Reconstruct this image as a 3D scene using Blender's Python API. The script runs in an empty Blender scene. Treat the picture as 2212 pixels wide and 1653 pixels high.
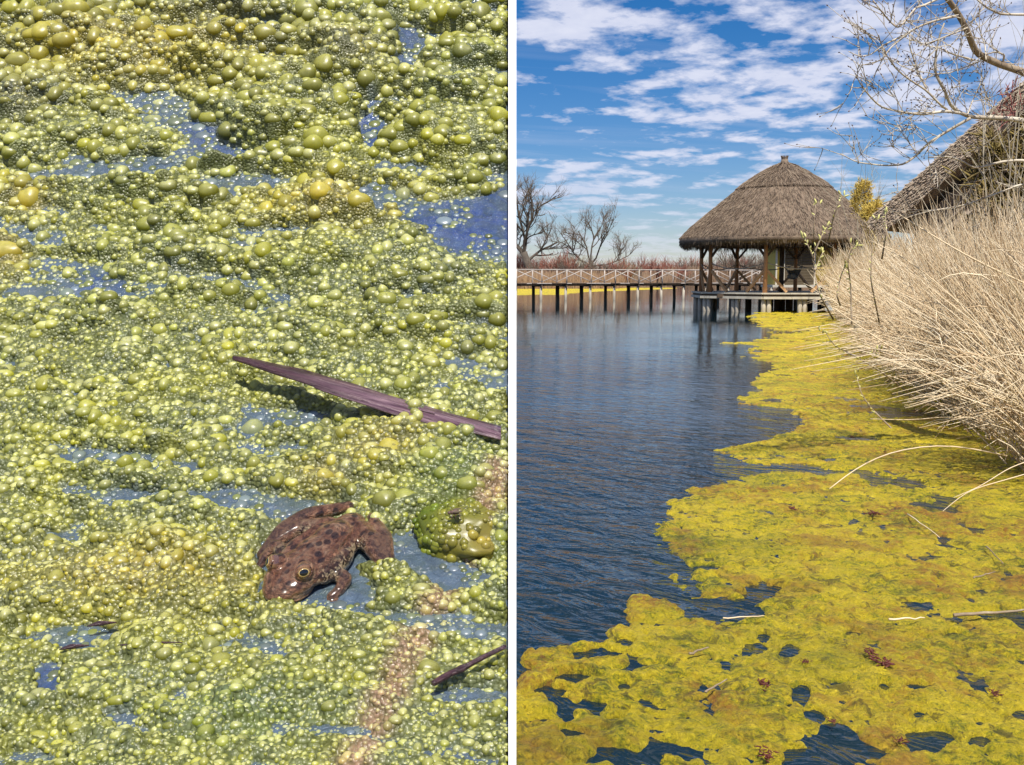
import bpy, math
import numpy as np
from mathutils import Vector, Matrix

# ------------------------------------------------------------------ camera, sky, sun, exposure
SC = bpy.context.scene
COL = SC.collection
PW, PH, FPX = 2212.0, 1653.0, 2200.0          # layout units: photograph at 2212 x 1653
CAM_H = 1.7
PITCH = math.atan((PH / 2 - 600.0) / FPX)
cam_d = bpy.data.cameras.new('camera')
cam = bpy.data.objects.new('camera', cam_d)
COL.objects.link(cam)
cam.location = (0, 0, CAM_H)
cam.rotation_euler = (math.pi / 2 - PITCH, 0, 0)
cam_d.sensor_width = 36.0
cam_d.lens = 36.0 * FPX / PW
cam_d.clip_start = 0.05
cam_d.clip_end = 6000
SC.camera = cam
SUN_AZ, SUN_EL = math.radians(9), math.radians(60)      # behind the camera, a little to the right
SUN = Vector((math.sin(SUN_AZ) * math.cos(SUN_EL), -math.cos(SUN_AZ) * math.cos(SUN_EL), math.sin(SUN_EL)))
sun_d = bpy.data.lights.new('sun', 'SUN')
sun_d.energy = 4.8
sun_d.angle = math.radians(0.5)
sun_d.color = (1.0, 0.94, 0.85)
sun = bpy.data.objects.new('sun', sun_d)
COL.objects.link(sun)
sun.rotation_euler = SUN.to_track_quat('Z', 'Y').to_euler()
SC.view_settings.view_transform = 'Standard'
SC.view_settings.look = 'None'
SC.view_settings.exposure = 0.35
SC.view_settings.gamma = 1.0
SC.render.engine = 'CYCLES'
SC.cycles.use_denoising = True
SC.cycles.max_bounces = 6
SC.cycles.diffuse_bounces = 3
SC.cycles.glossy_bounces = 3
SC.cycles.transparent_max_bounces = 6
SC.cycles.caustics_reflective = False
SC.cycles.caustics_refractive = False


class NT:
    """short-hand for building a node tree"""
    def __init__(s, tree):
        s.t = tree
        tree.nodes.clear()

    def n(s, typ, **kw):
        nd = s.t.nodes.new(typ)
        for k, v in kw.items():
            setattr(nd, k, v)
        return nd

    def put(s, inp, v):
        if isinstance(v, bpy.types.NodeSocket):
            s.t.links.new(v, inp)
        elif v is not None:
            if isinstance(v, (tuple, list)) and len(v) == 3 and inp.type == 'RGBA':
                v = tuple(v) + (1,)
            inp.default_value = v

    def math(s, op, a, b=None, c=None, clamp=False):
        nd = s.n('ShaderNodeMath', operation=op, use_clamp=clamp)
        for i, v in enumerate((a, b, c)):
            if v is not None:
                s.put(nd.inputs[i], v)
        return nd.outputs[0]

    def mix(s, f, a, b, blend='MIX'):
        nd = s.n('ShaderNodeMix', data_type='RGBA', blend_type=blend)
        s.put(nd.inputs[0], f)
        s.put(nd.inputs[6], a)
        s.put(nd.inputs[7], b)
        return nd.outputs[2]

    def noise(s, vec, scale, detail=4, rough=0.55, dist=0.0, dims='3D'):
        nd = s.n('ShaderNodeTexNoise', noise_dimensions=dims)
        if vec is not None:
            s.put(nd.inputs['Vector'], vec)
        nd.inputs['Scale'].default_value = scale
        nd.inputs['Detail'].default_value = detail
        nd.inputs['Roughness'].default_value = rough
        nd.inputs['Distortion'].default_value = dist
        return nd.outputs['Fac']

    def voro(s, vec, scale, feature='F1'):
        nd = s.n('ShaderNodeTexVoronoi', feature=feature)
        if vec is not None:
            s.put(nd.inputs['Vector'], vec)
        nd.inputs['Scale'].default_value = scale
        return nd.outputs['Distance']

    def ramp(s, f, stops, interp='LINEAR'):
        nd = s.n('ShaderNodeValToRGB')
        cr = nd.color_ramp
        cr.interpolation = interp
        while len(cr.elements) < len(stops):
            cr.elements.new(0.5)
        for e, (p, c) in zip(cr.elements, stops):
            e.position = p
            e.color = tuple(c) + (1,) if not isinstance(c, (int, float)) else (c, c, c, 1)
        s.put(nd.inputs[0], f)
        return nd.outputs[0]

    def mapr(s, f, a, b, c=0.0, d=1.0):
        nd = s.n('ShaderNodeMapRange')
        s.put(nd.inputs[0], f)
        for i, v in zip((1, 2, 3, 4), (a, b, c, d)):
            nd.inputs[i].default_value = v
        return nd.outputs[0]

    def scale(s, vec, sc, rot=(0, 0, 0)):
        if rot[2]:
            vr = s.n('ShaderNodeVectorRotate', rotation_type='Z_AXIS')
            s.put(vr.inputs['Vector'], vec)
            vr.inputs['Angle'].default_value = rot[2]
            vec = vr.outputs[0]
        nd = s.n('ShaderNodeMapping')
        s.put(nd.inputs[0], vec)
        nd.inputs['Scale'].default_value = sc
        return nd.outputs[0]

    def coord(s, which='Object'):
        return s.n('ShaderNodeTexCoord').outputs[which]

    def bump(s, h, strength=0.5, dist=0.01, normal=None):
        nd = s.n('ShaderNodeBump')
        nd.inputs['Strength'].default_value = strength
        nd.inputs['Distance'].default_value = dist
        s.put(nd.inputs['Height'], h)
        if normal is not None:
            s.put(nd.inputs['Normal'], normal)
        return nd.outputs[0]

    def principled(s, base, rough=0.6, normal=None, **kw):
        b = s.n('ShaderNodeBsdfPrincipled')
        s.put(b.inputs['Base Color'], base)
        s.put(b.inputs['Roughness'], rough)
        if normal is not None:
            s.put(b.inputs['Normal'], normal)
        for k, v in kw.items():
            s.put(b.inputs[k.replace('_', ' ')], v)
        return b.outputs[0]

    def out(s, sh):
        o = s.n('ShaderNodeOutputMaterial')
        s.t.links.new(sh, o.inputs[0])


def material(name):
    m = bpy.data.materials.new(name)
    m.use_nodes = True
    return m, NT(m.node_tree)


# ---- sky: Nishita with a deck of broken altocumulus
world = bpy.data.worlds.new('World')
SC.world = world
world.use_nodes = True
w = NT(world.node_tree)
sky = w.n('ShaderNodeTexSky', sky_type='NISHITA')
sky.sun_disc = False
sky.sun_elevation = SUN_EL
sky.sun_rotation = math.pi - SUN_AZ
sky.air_density = 1.0
sky.dust_density = 0.15
sky.ozone_density = 2.2
hs = w.n('ShaderNodeHueSaturation')
hs.inputs['Saturation'].default_value = 1.36
hs.inputs['Value'].default_value = 0.74
hs.inputs['Hue'].default_value = 0.497
w.put(hs.inputs['Color'], w.mix(1.0, sky.outputs[0], (0.80, 0.825, 1.0), 'MULTIPLY'))
gdir = w.coord('Generated')
sep = w.n('ShaderNodeSeparateXYZ')
w.put(sep.inputs[0], gdir)
zz = w.math('ADD', w.math('MAXIMUM', sep.outputs[2], 0.0), 0.10)
cx = w.math('DIVIDE', sep.outputs[0], zz)
cy = w.math('DIVIDE', sep.outputs[1], zz)
cmb = w.n('ShaderNodeCombineXYZ')
w.put(cmb.inputs[0], cx)
w.put(cmb.inputs[1], cy)
cmb.inputs[2].default_value = 3.7
cv = cmb.outputs[0]
cover = w.noise(w.scale(cv, (0.75, 0.6, 1)), 1.0, 2, 0.5, 0.4)
puffs = w.noise(w.scale(cv, (5.2, 4.4, 1), (0, 0, 0.5)), 1.0, 6, 0.56, 0.12)
fine = w.noise(w.scale(cv, (11, 8, 1)), 1.0, 5, 0.6, 0.2)
dens = w.math('ADD', w.math('MULTIPLY', cover, 0.95), w.math('MULTIPLY', puffs, 1.45))
dens = w.math('ADD', dens, w.math('MULTIPLY', fine, 0.28))
cmask = w.mapr(dens, 1.27, 1.50)
thin = w.mapr(w.noise(w.scale(cv, (0.5, 2.2, 1), (0, 0, -0.25)), 1.0, 6, 0.62, 0.6), 0.48, 0.90, 0, 0.40)
cmask = w.math('MAXIMUM', w.math('MULTIPLY', cmask, 0.88), thin)
hz = w.mapr(sep.outputs[2], 0.0, 0.12, 0.25, 1.0)
cmask = w.math('MULTIPLY', cmask, hz)
ccol = w.ramp(w.math('ADD', w.math('MULTIPLY', puffs, 0.6), w.math('MULTIPLY', fine, 0.4)), [(0.3, (4.6, 5.0, 6.6)), (0.7, (6.8, 6.9, 7.8))])
skyc = w.mix(cmask, hs.outputs[0], ccol)
bg = w.n('ShaderNodeBackground')
w.put(bg.inputs[0], skyc)
bg.inputs[1].default_value = 0.10
wo = w.n('ShaderNodeOutputWorld')
w.t.links.new(bg.outputs[0], wo.inputs[0])

# ------------------------------------------------------------------ helpers
RNG = np.random.default_rng(11)
CP, SP = math.cos(PITCH), math.sin(PITCH)


def ray(u, v):
    dx = (np.asarray(u, float) - PW / 2) / FPX
    dy = (PH / 2 - np.asarray(v, float)) / FPX
    return np.stack([dx, CP + dy * SP, -SP + dy * CP], -1)


def P(u, v, Y):
    """point seen at (u, v) at distance Y along the ground"""
    d = ray(u, v)
    k = np.asarray(Y, float) / d[..., 1]
    return d * k[..., None] + np.array([0, 0, CAM_H])


def G(u, v, z=0.0):
    """point of the water level seen at (u, v)"""
    d = ray(u, v)
    k = (z - CAM_H) / d[..., 2]
    return d * k[..., None] + np.array([0, 0, CAM_H])


def _hash(ix, iy, seed):
    h = (ix.astype(np.int64) * 374761393 + iy.astype(np.int64) * 668265263 + seed * 974634777) & 0x7fffffff
    h = ((h ^ (h >> 13)) * 1274126177) & 0x7fffffff
    h = h ^ (h >> 16)
    return (h & 0xffff) / 65535.0


def vnoise(x, y, seed=0):
    x, y = np.broadcast_arrays(np.asarray(x, float), np.asarray(y, float))
    ix, iy = np.floor(x), np.floor(y)
    fx, fy = x - ix, y - iy
    fx = fx * fx * fx * (fx * (fx * 6 - 15) + 10)
    fy = fy * fy * fy * (fy * (fy * 6 - 15) + 10)
    a, b = _hash(ix, iy, seed), _hash(ix + 1, iy, seed)
    c, d = _hash(ix, iy + 1, seed), _hash(ix + 1, iy + 1, seed)
    return (a + (b - a) * fx) * (1 - fy) + (c + (d - c) * fx) * fy


def fbm(x, y, octv=4, seed=0, gain=0.5):
    s, a, t = 0.0, 1.0, 0.0
    for o in range(octv):
        s = s + a * vnoise(x * 2 ** o + 17.3 * o, y * 2 ** o - 9.1 * o, seed + o)
        t += a
        a *= gain
    return s / t


def sstep(a, b, x):
    t = np.clip((x - a) / (b - a), 0, 1)
    return t * t * (3 - 2 * t)


def link(o, parent=None):
    COL.objects.link(o)
    if parent is not None:
        o.parent = parent
    return o


def build(name, V, faces, mat=None, parent=None, smooth=True, col=None):
    """one mesh object; faces = list of (n, k) index arrays"""
    V = np.asarray(V, np.float32).reshape(-1, 3)
    if isinstance(faces, np.ndarray):
        faces = [faces]
    faces = [np.asarray(f, np.int32) for f in faces if len(f)]
    me = bpy.data.meshes.new(name)
    me.vertices.add(len(V))
    me.vertices.foreach_set('co', V.ravel())
    loops = np.concatenate([f.ravel() for f in faces])
    sizes = np.concatenate([np.full(len(f), f.shape[1], np.int32) for f in faces])
    starts = np.concatenate([[0], np.cumsum(sizes)[:-1]]).astype(np.int32)
    me.loops.add(len(loops))
    me.loops.foreach_set('vertex_index', loops)
    me.polygons.add(len(sizes))
    me.polygons.foreach_set('loop_start', starts)
    me.polygons.foreach_set('use_smooth', np.full(len(sizes), smooth))
    if col is not None:
        ca = me.color_attributes.new('Col', 'FLOAT_COLOR', 'POINT')
        c4 = np.ones((len(V), 4), np.float32)
        c4[:, :3] = col
        ca.data.foreach_set('color', c4.ravel())
    me.update(calc_edges=True)
    me.validate()
    if mat is not None:
        me.materials.append(mat)
    return link(bpy.data.objects.new(name, me), parent)


def tag(o, label=None, cat=None, group=None, kind=None):
    for k, v in (('label', label), ('category', cat), ('group', group), ('kind', kind)):
        if v:
            o[k] = v
    return o


def empty(name, loc=(0, 0, 0)):
    o = bpy.data.objects.new(name, None)
    o.location = loc
    o.empty_display_size = 0.1
    return link(o)


def unit(a):
    a = np.asarray(a, float)
    return a / np.maximum(np.linalg.norm(a, axis=-1, keepdims=True), 1e-9)


def tubes(paths, radii, sides=3, cap=True):
    """paths (M, K, 3), radii (M, K) -> vertices and face arrays of M tapered tubes"""
    paths = np.asarray(paths, float)
    radii = np.asarray(radii, float)
    if paths.ndim == 2:
        paths, radii = paths[None], radii[None]
    M, K, _ = paths.shape
    t = np.empty_like(paths)
    t[:, 1:-1] = paths[:, 2:] - paths[:, :-2]
    t[:, 0] = paths[:, 1] - paths[:, 0]
    t[:, -1] = paths[:, -1] - paths[:, -2]
    t = unit(t)
    mean = unit(paths[:, -1] - paths[:, 0])
    ref = np.where(np.abs(mean[:, 2:3]) < 0.8, np.array([[0, 0, 1.0]]), np.array([[0, 1.0, 0]]))
    ref = np.repeat(ref[:, None, :], K, 1)
    a = unit(np.cross(t, ref))
    b = np.cross(t, a)
    ang = np.arange(sides) / sides * 2 * math.pi
    V = paths[:, :, None, :] + radii[:, :, None, None] * (np.cos(ang)[None, None, :, None] * a[:, :, None, :] + np.sin(ang)[None, None, :, None] * b[:, :, None, :])
    base = (np.arange(M) * K * sides)[:, None, None]
    k = np.arange(K - 1)[None, :, None] * sides
    s = np.arange(sides)[None, None, :]
    s2 = (s + 1) % sides
    F = np.stack([base + k + s, base + k + s2, base + k + sides + s2, base + k + sides + s], -1).reshape(-1, 4)
    fs = [F]
    if cap:
        e0 = base[:, 0, :] + np.arange(sides)[None, ::-1]
        e1 = base[:, 0, :] + (K - 1) * sides + np.arange(sides)[None]
        fs += [e0, e1]
    return V.reshape(-1, 3), fs


class MB:
    """collects shapes into one mesh"""
    def __init__(s):
        s.v, s.f, s.n = [], [], 0

    def add(s, V, faces):
        V = np.asarray(V, float).reshape(-1, 3)
        for f in (faces if isinstance(faces, list) else [faces]):
            s.f.append(np.asarray(f) + s.n)
        s.v.append(V)
        s.n += len(V)
        return s

    def tube(s, pts, r, sides=6):
        pts = np.asarray(pts, float)
        r = np.full(len(pts), r) if np.isscalar(r) else np.asarray(r, float)
        return s.add(*tubes(pts, r, sides))

    def box(s, a, b, w, h, up=(0, 0, 1)):
        """beam from a to b, w wide, h high"""
        a, b = np.asarray(a, float), np.asarray(b, float)
        t = unit(b - a)
        x = unit(np.cross(t, up))
        z = np.cross(x, t)
        V = []
        for p in (a, b):
            for i, j in ((-1, -1), (1, -1), (1, 1), (-1, 1)):
                V.append(p + x * i * w / 2 + z * j * h / 2)
        F = np.array([[0, 3, 2, 1], [4, 5, 6, 7], [0, 1, 5, 4], [1, 2, 6, 5], [2, 3, 7, 6], [3, 0, 4, 7]])
        return s.add(V, F)

    def build(s, name, mat, parent=None, smooth=False):
        by = {}
        for f in s.f:
            by.setdefault(f.shape[1], []).append(f)
        return build(name, np.concatenate(s.v), [np.concatenate(x) for x in by.values()], mat, parent, smooth)


def ball(seg=16, ring=9, cut=1.0):
    """unit sphere about z, lower part cut at polar angle cut*pi"""
    th = np.linspace(0, math.pi * cut, ring)[1:] if cut < 1 else np.linspace(0, math.pi, ring)[1:-1]
    ph = np.arange(seg) / seg * 2 * math.pi
    V = [[0, 0, 1.0]]
    for t in th:
        for p in ph:
            V.append([math.sin(t) * math.cos(p), math.sin(t) * math.sin(p), math.cos(t)])
    tri = [[0, 1 + i, 1 + (i + 1) % seg] for i in range(seg)]
    q = []
    for r in range(len(th) - 1):
        for i in range(seg):
            j = (i + 1) % seg
            q.append([1 + r * seg + i, 1 + (r + 1) * seg + i, 1 + (r + 1) * seg + j, 1 + r * seg + j])
    if cut >= 1:
        V.append([0, 0, -1.0])
        n = len(V) - 1
        o = 1 + (len(th) - 1) * seg
        tri += [[n, o + (i + 1) % seg, o + i] for i in range(seg)]
    return np.array(V), np.array(tri), np.array(q)


def shape_copy(me, name, loc, rotz=0.0, sc=1.0, parent=None):
    o = bpy.data.objects.new(name, me)
    o.location = loc
    o.rotation_euler = (0, 0, rotz)
    o.scale = (sc,) * 3 if np.isscalar(sc) else sc
    return link(o, parent)


# ------------------------------------------------------------------ materials
def simple(name, stops, scale=3.0, rough=0.75, bump=0.0, bscale=20.0, stretch=(1, 1, 1), island=0.0, detail=5, bdist=0.01, **kw):
    """noise-graded colour with optional per-piece variation and relief"""
    m, t = material(name)
    c = t.scale(t.coord('Object'), stretch)
    f = t.noise(c, scale, detail, 0.6)
    f = t.mapr(f, 0.25, 0.75)
    if island:
        g = t.n('ShaderNodeNewGeometry')
        f = t.math('ADD', t.math('MULTIPLY', f, 1 - island), t.math('MULTIPLY', g.outputs['Random Per Island'], island))
    nrm = t.bump(t.noise(c, bscale, 4, 0.6), bump, bdist) if bump else None
    t.out(t.principled(t.ramp(f, stops), rough, nrm, **kw))
    return m


M = {}
M['white'] = simple('white_board', [(0, (0.8, 0.8, 0.8)), (1, (0.86, 0.86, 0.86))], 6, 0.6, 0.05, 40)
M['thatch'] = simple('thatch', [(0, (0.095, 0.066, 0.046)), (0.5, (0.185, 0.134, 0.092)), (1, (0.27, 0.205, 0.145))], 2.2, 0.95, 0.8, 14, (1, 1, 1), bdist=0.05)
M['straw'] = simple('thatch_straw', [(0, (0.062, 0.042, 0.030)), (0.45, (0.195, 0.140, 0.097)), (1, (0.40, 0.315, 0.225))], 1.6, 0.9, island=0.75)
M['straw_tan'] = simple('house_thatch_straw', [(0, (0.19, 0.14, 0.10)), (0.5, (0.41, 0.32, 0.235)), (1, (0.56, 0.47, 0.36))], 1.0, 0.9, island=0.7)
M['thatch_tan'] = simple('house_thatch', [(0, (0.20, 0.15, 0.11)), (1, (0.42, 0.33, 0.24))], 2.0, 0.95, 0.7, 14, bdist=0.05)
M['post'] = simple('post_wood', [(0, (0.28, 0.12, 0.05)), (0.5, (0.48, 0.23, 0.095)), (1, (0.58, 0.32, 0.15))], 3, 0.75, 0.3, 30, (1, 1, 0.15))
M['brace'] = simple('brace_wood', [(0, (0.42, 0.23, 0.10)), (1, (0.62, 0.38, 0.18))], 3, 0.7, 0.2, 30)
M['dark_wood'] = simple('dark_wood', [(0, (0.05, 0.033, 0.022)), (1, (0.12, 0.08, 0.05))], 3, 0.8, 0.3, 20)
M['pale_wood'] = simple('pale_wood', [(0, (0.42, 0.38, 0.30)), (1, (0.66, 0.61, 0.50))], 2, 0.75, 0.3, 20, (1, 1, 0.3))
M['pile'] = simple('pile_wood', [(0, (0.30, 0.26, 0.20)), (1, (0.60, 0.54, 0.44))], 2.5, 0.8, 0.4, 20, (1, 1, 0.2))
M['rail'] = simple('rail_wood', [(0, (0.36, 0.31, 0.27)), (1, (0.58, 0.52, 0.46))], 2, 0.8)
M['rope'] = simple('rope', [(0, (0.32, 0.28, 0.22)), (1, (0.46, 0.41, 0.33))], 8, 0.9)
M['cloth'] = simple('chair_cloth', [(0, (0.17, 0.165, 0.14)), (1, (0.27, 0.26, 0.22))], 6, 0.9)
M['reed_yellow'] = simple('yellow_reed_wall', [(0, (0.50, 0.34, 0.05)), (0.5, (0.66, 0.48, 0.09)), (1, (0.74, 0.60, 0.20))], 2, 0.85, island=0.7)
M['panel'] = simple('grey_panel', [(0, (0.05, 0.036, 0.022)), (1, (0.12, 0.09, 0.05))], 3, 0.85, island=0.6)
M['reeds'] = simple('dry_reeds', [(0, (0.24, 0.145, 0.075)), (0.28, (0.56, 0.40, 0.23)), (0.6, (0.80, 0.65, 0.43)), (1, (0.90, 0.81, 0.63))], 1.1, 0.6, island=0.65)
M['far_reeds'] = simple('far_reeds', [(0, (0.22, 0.13, 0.08)), (0.5, (0.42, 0.27, 0.17)), (1, (0.56, 0.42, 0.26))], 0.15, 0.9, island=0.5)
M['bark_pale'] = simple('willow_bark', [(0, (0.26, 0.20, 0.14)), (0.5, (0.52, 0.45, 0.34)), (1, (0.72, 0.66, 0.54))], 5, 0.7, 0.2, 40)
M['bark_main'] = simple('limb_bark', [(0, (0.15, 0.10, 0.06)), (0.55, (0.30, 0.23, 0.15)), (1, (0.55, 0.47, 0.35))], 9, 0.75, 0.5, 60)
M['bark_dark'] = simple('far_bark', [(0, (0.055, 0.042, 0.032)), (1, (0.13, 0.105, 0.08))], 1.0, 0.85)
M['twig_far'] = simple('far_twigs', [(0, (0.13, 0.095, 0.07)), (1, (0.27, 0.21, 0.155))], 0.6, 0.85, island=0.6)
M['twig_red'] = simple('red_twigs', [(0, (0.20, 0.062, 0.038)), (0.5, (0.33, 0.125, 0.085)), (1, (0.42, 0.21, 0.15))], 0.5, 0.85, island=0.6)
M['twig_rose'] = simple('rose_stems', [(0, (0.20, 0.055, 0.045)), (1, (0.36, 0.14, 0.11))], 1.5, 0.7, island=0.6)
M['twig_pale'] = simple('pale_twigs', [(0, (0.30, 0.25, 0.17)), (1, (0.50, 0.44, 0.32))], 0.6, 0.8, island=0.6)
M['bud'] = simple('bud', [(0, (0.06, 0.035, 0.03)), (1, (0.16, 0.09, 0.07))], 20, 0.6)
M['catkin'] = simple('catkin', [(0, (0.50, 0.46, 0.13)), (1, (0.72, 0.70, 0.30))], 20, 0.8, island=0.5)
M['juniper'] = simple('shrub_foliage', [(0, (0.065, 0.042, 0.012)), (0.35, (0.15, 0.105, 0.03)), (0.7, (0.22, 0.17, 0.04)), (1, (0.26, 0.14, 0.06))], 1.3, 0.8, island=0.55)
M['gold'] = simple('golden_twigs', [(0, (0.48, 0.33, 0.05)), (1, (0.72, 0.56, 0.14))], 1.5, 0.8, island=0.6)
M['ground'] = simple('ground', [(0, (0.10, 0.075, 0.045)), (1, (0.24, 0.18, 0.10))], 0.3, 0.95, 0.4, 4)
M['bed'] = simple('pond_bed', [(0, (0.02, 0.028, 0.035)), (1, (0.04, 0.05, 0.055))], 3, 0.9)
M['red_leaf'] = simple('red_leaf', [(0, (0.05, 0.010, 0.008)), (1, (0.16, 0.035, 0.02))], 30, 0.6, island=0.4)


# ------------------------------------------------------------------ ground and lake
def bank_x(y):
    """x of the right-hand shore as a function of distance"""
    return np.interp(y, [-50, 4, 8.5, 11, 13, 15, 22, 32, 42, 50, 58, 70, 110, 160],
                     [6, 4.2, 4.7, 5.3, 5.8, 6.3, 8.3, 11.2, 13.5, 16.2, 19, 23, 40, 70])


def far_shore(u):
    """distance of the far shore for each bearing (bearing given as a photo column)"""
    return np.interp(u, [900, 1330, 1400, 1480, 1800], [150, 154, 190, 270, 300])


def build_ground():
    xs = np.concatenate([[-2500, -900, -300], np.linspace(-120, 180, 120), [320, 900, 2500]])
    ys = np.concatenate([[-400, -60, -12], np.linspace(-5, 330, 190), [400, 600, 1500, 4000]])
    X, Y = np.meshgrid(xs, ys)
    right = sstep(-0.6, 1.4, X - bank_x(Y) + 0.8 * (fbm(X * 0.3, Y * 0.3, 3, 5) - 0.5))
    far = sstep(-3, 3, Y - far_shore(1106 + 2200 * X / np.maximum(Y, 1)) + 8 * (fbm(X * 0.05, X * 0.02, 3, 8) - 0.5)) * (Y > 60)
    near = sstep(0.5, 2.5, -Y)
    L = np.maximum(np.maximum(right, far), near)
    Z = -0.9 + L * (1.15 + 0.25 * fbm(X * 0.4, Y * 0.4, 3, 9))
    V = np.stack([X, Y, Z], -1).reshape(-1, 3)
    n, m = X.shape
    idx = np.arange(n * m).reshape(n, m)
    F = np.stack([idx[:-1, :-1], idx[:-1, 1:], idx[1:, 1:], idx[1:, :-1]], -1).reshape(-1, 4)
    tag(build('ground', V, F, M['ground']), kind='structure')


def build_lake():
    m, t = material('lake_water')
    c = t.coord('Object')
    big = t.noise(c, 0.16, 2, 0.5)
    w1 = t.noise(t.scale(c, (1.1, 2.4, 1), (0, 0, 0.95)), 1.0, 3, 0.5, 0.7)
    w2 = t.noise(t.scale(c, (3.4, 6.0, 1), (0, 0, 0.65)), 1.0, 3, 0.55, 0.9)
    w3 = t.noise(t.scale(c, (7, 9, 1), (0, 0, -0.6)), 1.0, 2, 0.5, 0.5)
    h = t.math('ADD', t.math('MULTIPLY', w1, 0.55), t.math('ADD', t.math('MULTIPLY', w2, 0.36), t.math('MULTIPLY', w3, 0.10)))
    sy = t.n('ShaderNodeSeparateXYZ')
    t.put(sy.inputs[0], c)
    lee = t.ramp(t.math('DIVIDE', sy.outputs[1], 60.0), [(0.0, 1.0), (0.15, 1.0), (0.25, .55), (0.45, .17), (0.65, .06), (0.85, .04)])
    calm = t.math('MULTIPLY', t.mapr(big, 0.34, 0.58, 0.35, 1.0), lee)
    h = t.math('MULTIPLY', h, calm)
    nrm = t.bump(h, 1.0, 0.115)
    murk = t.ramp(t.noise(c, 0.9, 3, 0.6), [(0.3, (0.004, 0.016, 0.026)), (0.7, (0.007, 0.020, 0.026))])
    t.out(t.principled(murk, 0.04, nrm, IOR=1.36))
    V = [[-3000, -300, 0], [3000, -300, 0], [3000, 4000, 0], [-3000, 4000, 0]]
    tag(build('lake_water', V, np.array([[0, 1, 2, 3]]), m, smooth=False), kind='structure')


build_ground()
build_lake()

# ------------------------------------------------------------------ floating algae in the lake
SHORE = np.array([(672, 1640), (680, 1598), (690, 1610), (702, 1625), (714, 1640), (728, 1650), (735, 1640), (742, 1560), (748, 1640), (757, 1596), (772, 1592),
                  (786, 1650), (800, 1650), (815, 1610), (828, 1600), (845, 1625), (858, 1570), (872, 1580), (884, 1690), (905, 1712), (930, 1712), (947, 1650),
                  (958, 1610), (972, 1535), (985, 1555), (998, 1590), (1008, 1640), (1020, 1640), (1032, 1578), (1045, 1545), (1060, 1500), (1080, 1462), (1105, 1438),
                  (1150, 1412), (1180, 1432), (1215, 1444), (1248, 1403), (1268, 1432), (1290, 1452), (1304, 1360), (1330, 1342), (1352, 1330), (1372, 1308),
                  (1392, 1300), (1402, 1180), (1425, 1128), (1460, 1116), (1520, 1090), (1800, 1000)], float)
HOLES = [(1650, 1284, 46, 20), (1622, 1300, 30, 9), (1978, 1312, 42, 12), (1290, 1418, 42, 15), (1238, 1468, 40, 12), (1200, 1496, 50, 9), (1345, 1395, 26, 10),
         (1235, 1590, 26, 12), (1330, 1560, 22, 9), (1175, 1560, 28, 7), (1730, 1500, 16, 24), (1980, 1488, 40, 11), (1910, 1490, 16, 14), (1760, 1545, 26, 16),
         (1700, 1530, 20, 12), (2000, 1600, 52, 20), (2120, 1606, 30, 14), (1985, 1545, 22, 12), (1730, 1640, 34, 16), (2205, 1550, 20, 14), (1650, 1380, 14, 12),
         (1620, 1405, 24, 14), (1705, 1405, 18, 16), (1840, 1370, 30, 8), (1600, 1020, 20, 7), (1700, 1011, 90, 9), (1800, 1020, 90, 7), (1470, 1290, 20, 8),
         (1500, 1330, 26, 8), (1640, 1400, 20, 10), (1790, 995, 20, 5), (2180, 1330, 60, 8), (2060, 1372, 20, 6), (1400, 1640, 26, 10)]
CLUMPS = [(1500, 1062, 22, 8), (1457, 1086, 26, 8), (1392, 1306, 46, 24), (1345, 1370, 40, 16), (1150, 1430, 30, 20), (1160, 1480, 34, 22), (1130, 1530, 46, 24),
          (1255, 1440, 52, 34), (1190, 1425, 50, 24), (1340, 1478, 46, 14), (1600, 741, 60, 1.6), (1660, 735, 40, 2)]


def worley(x, y, seed):
    ix, iy = np.floor(x), np.floor(y)
    best = np.full(x.shape, 9.0)
    ident = np.zeros(x.shape)
    for i in (-1, 0, 1):
        for j in (-1, 0, 1):
            cx_, cy_ = ix + i, iy + j
            px_ = cx_ + _hash(cx_, cy_, seed)
            py_ = cy_ + _hash(cx_, cy_, seed + 1)
            d = np.hypot(x - px_, y - py_)
            k = d < best
            best = np.where(k, d, best)
            ident = np.where(k, _hash(cx_, cy_, seed + 2), ident)
    return best, ident


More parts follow.
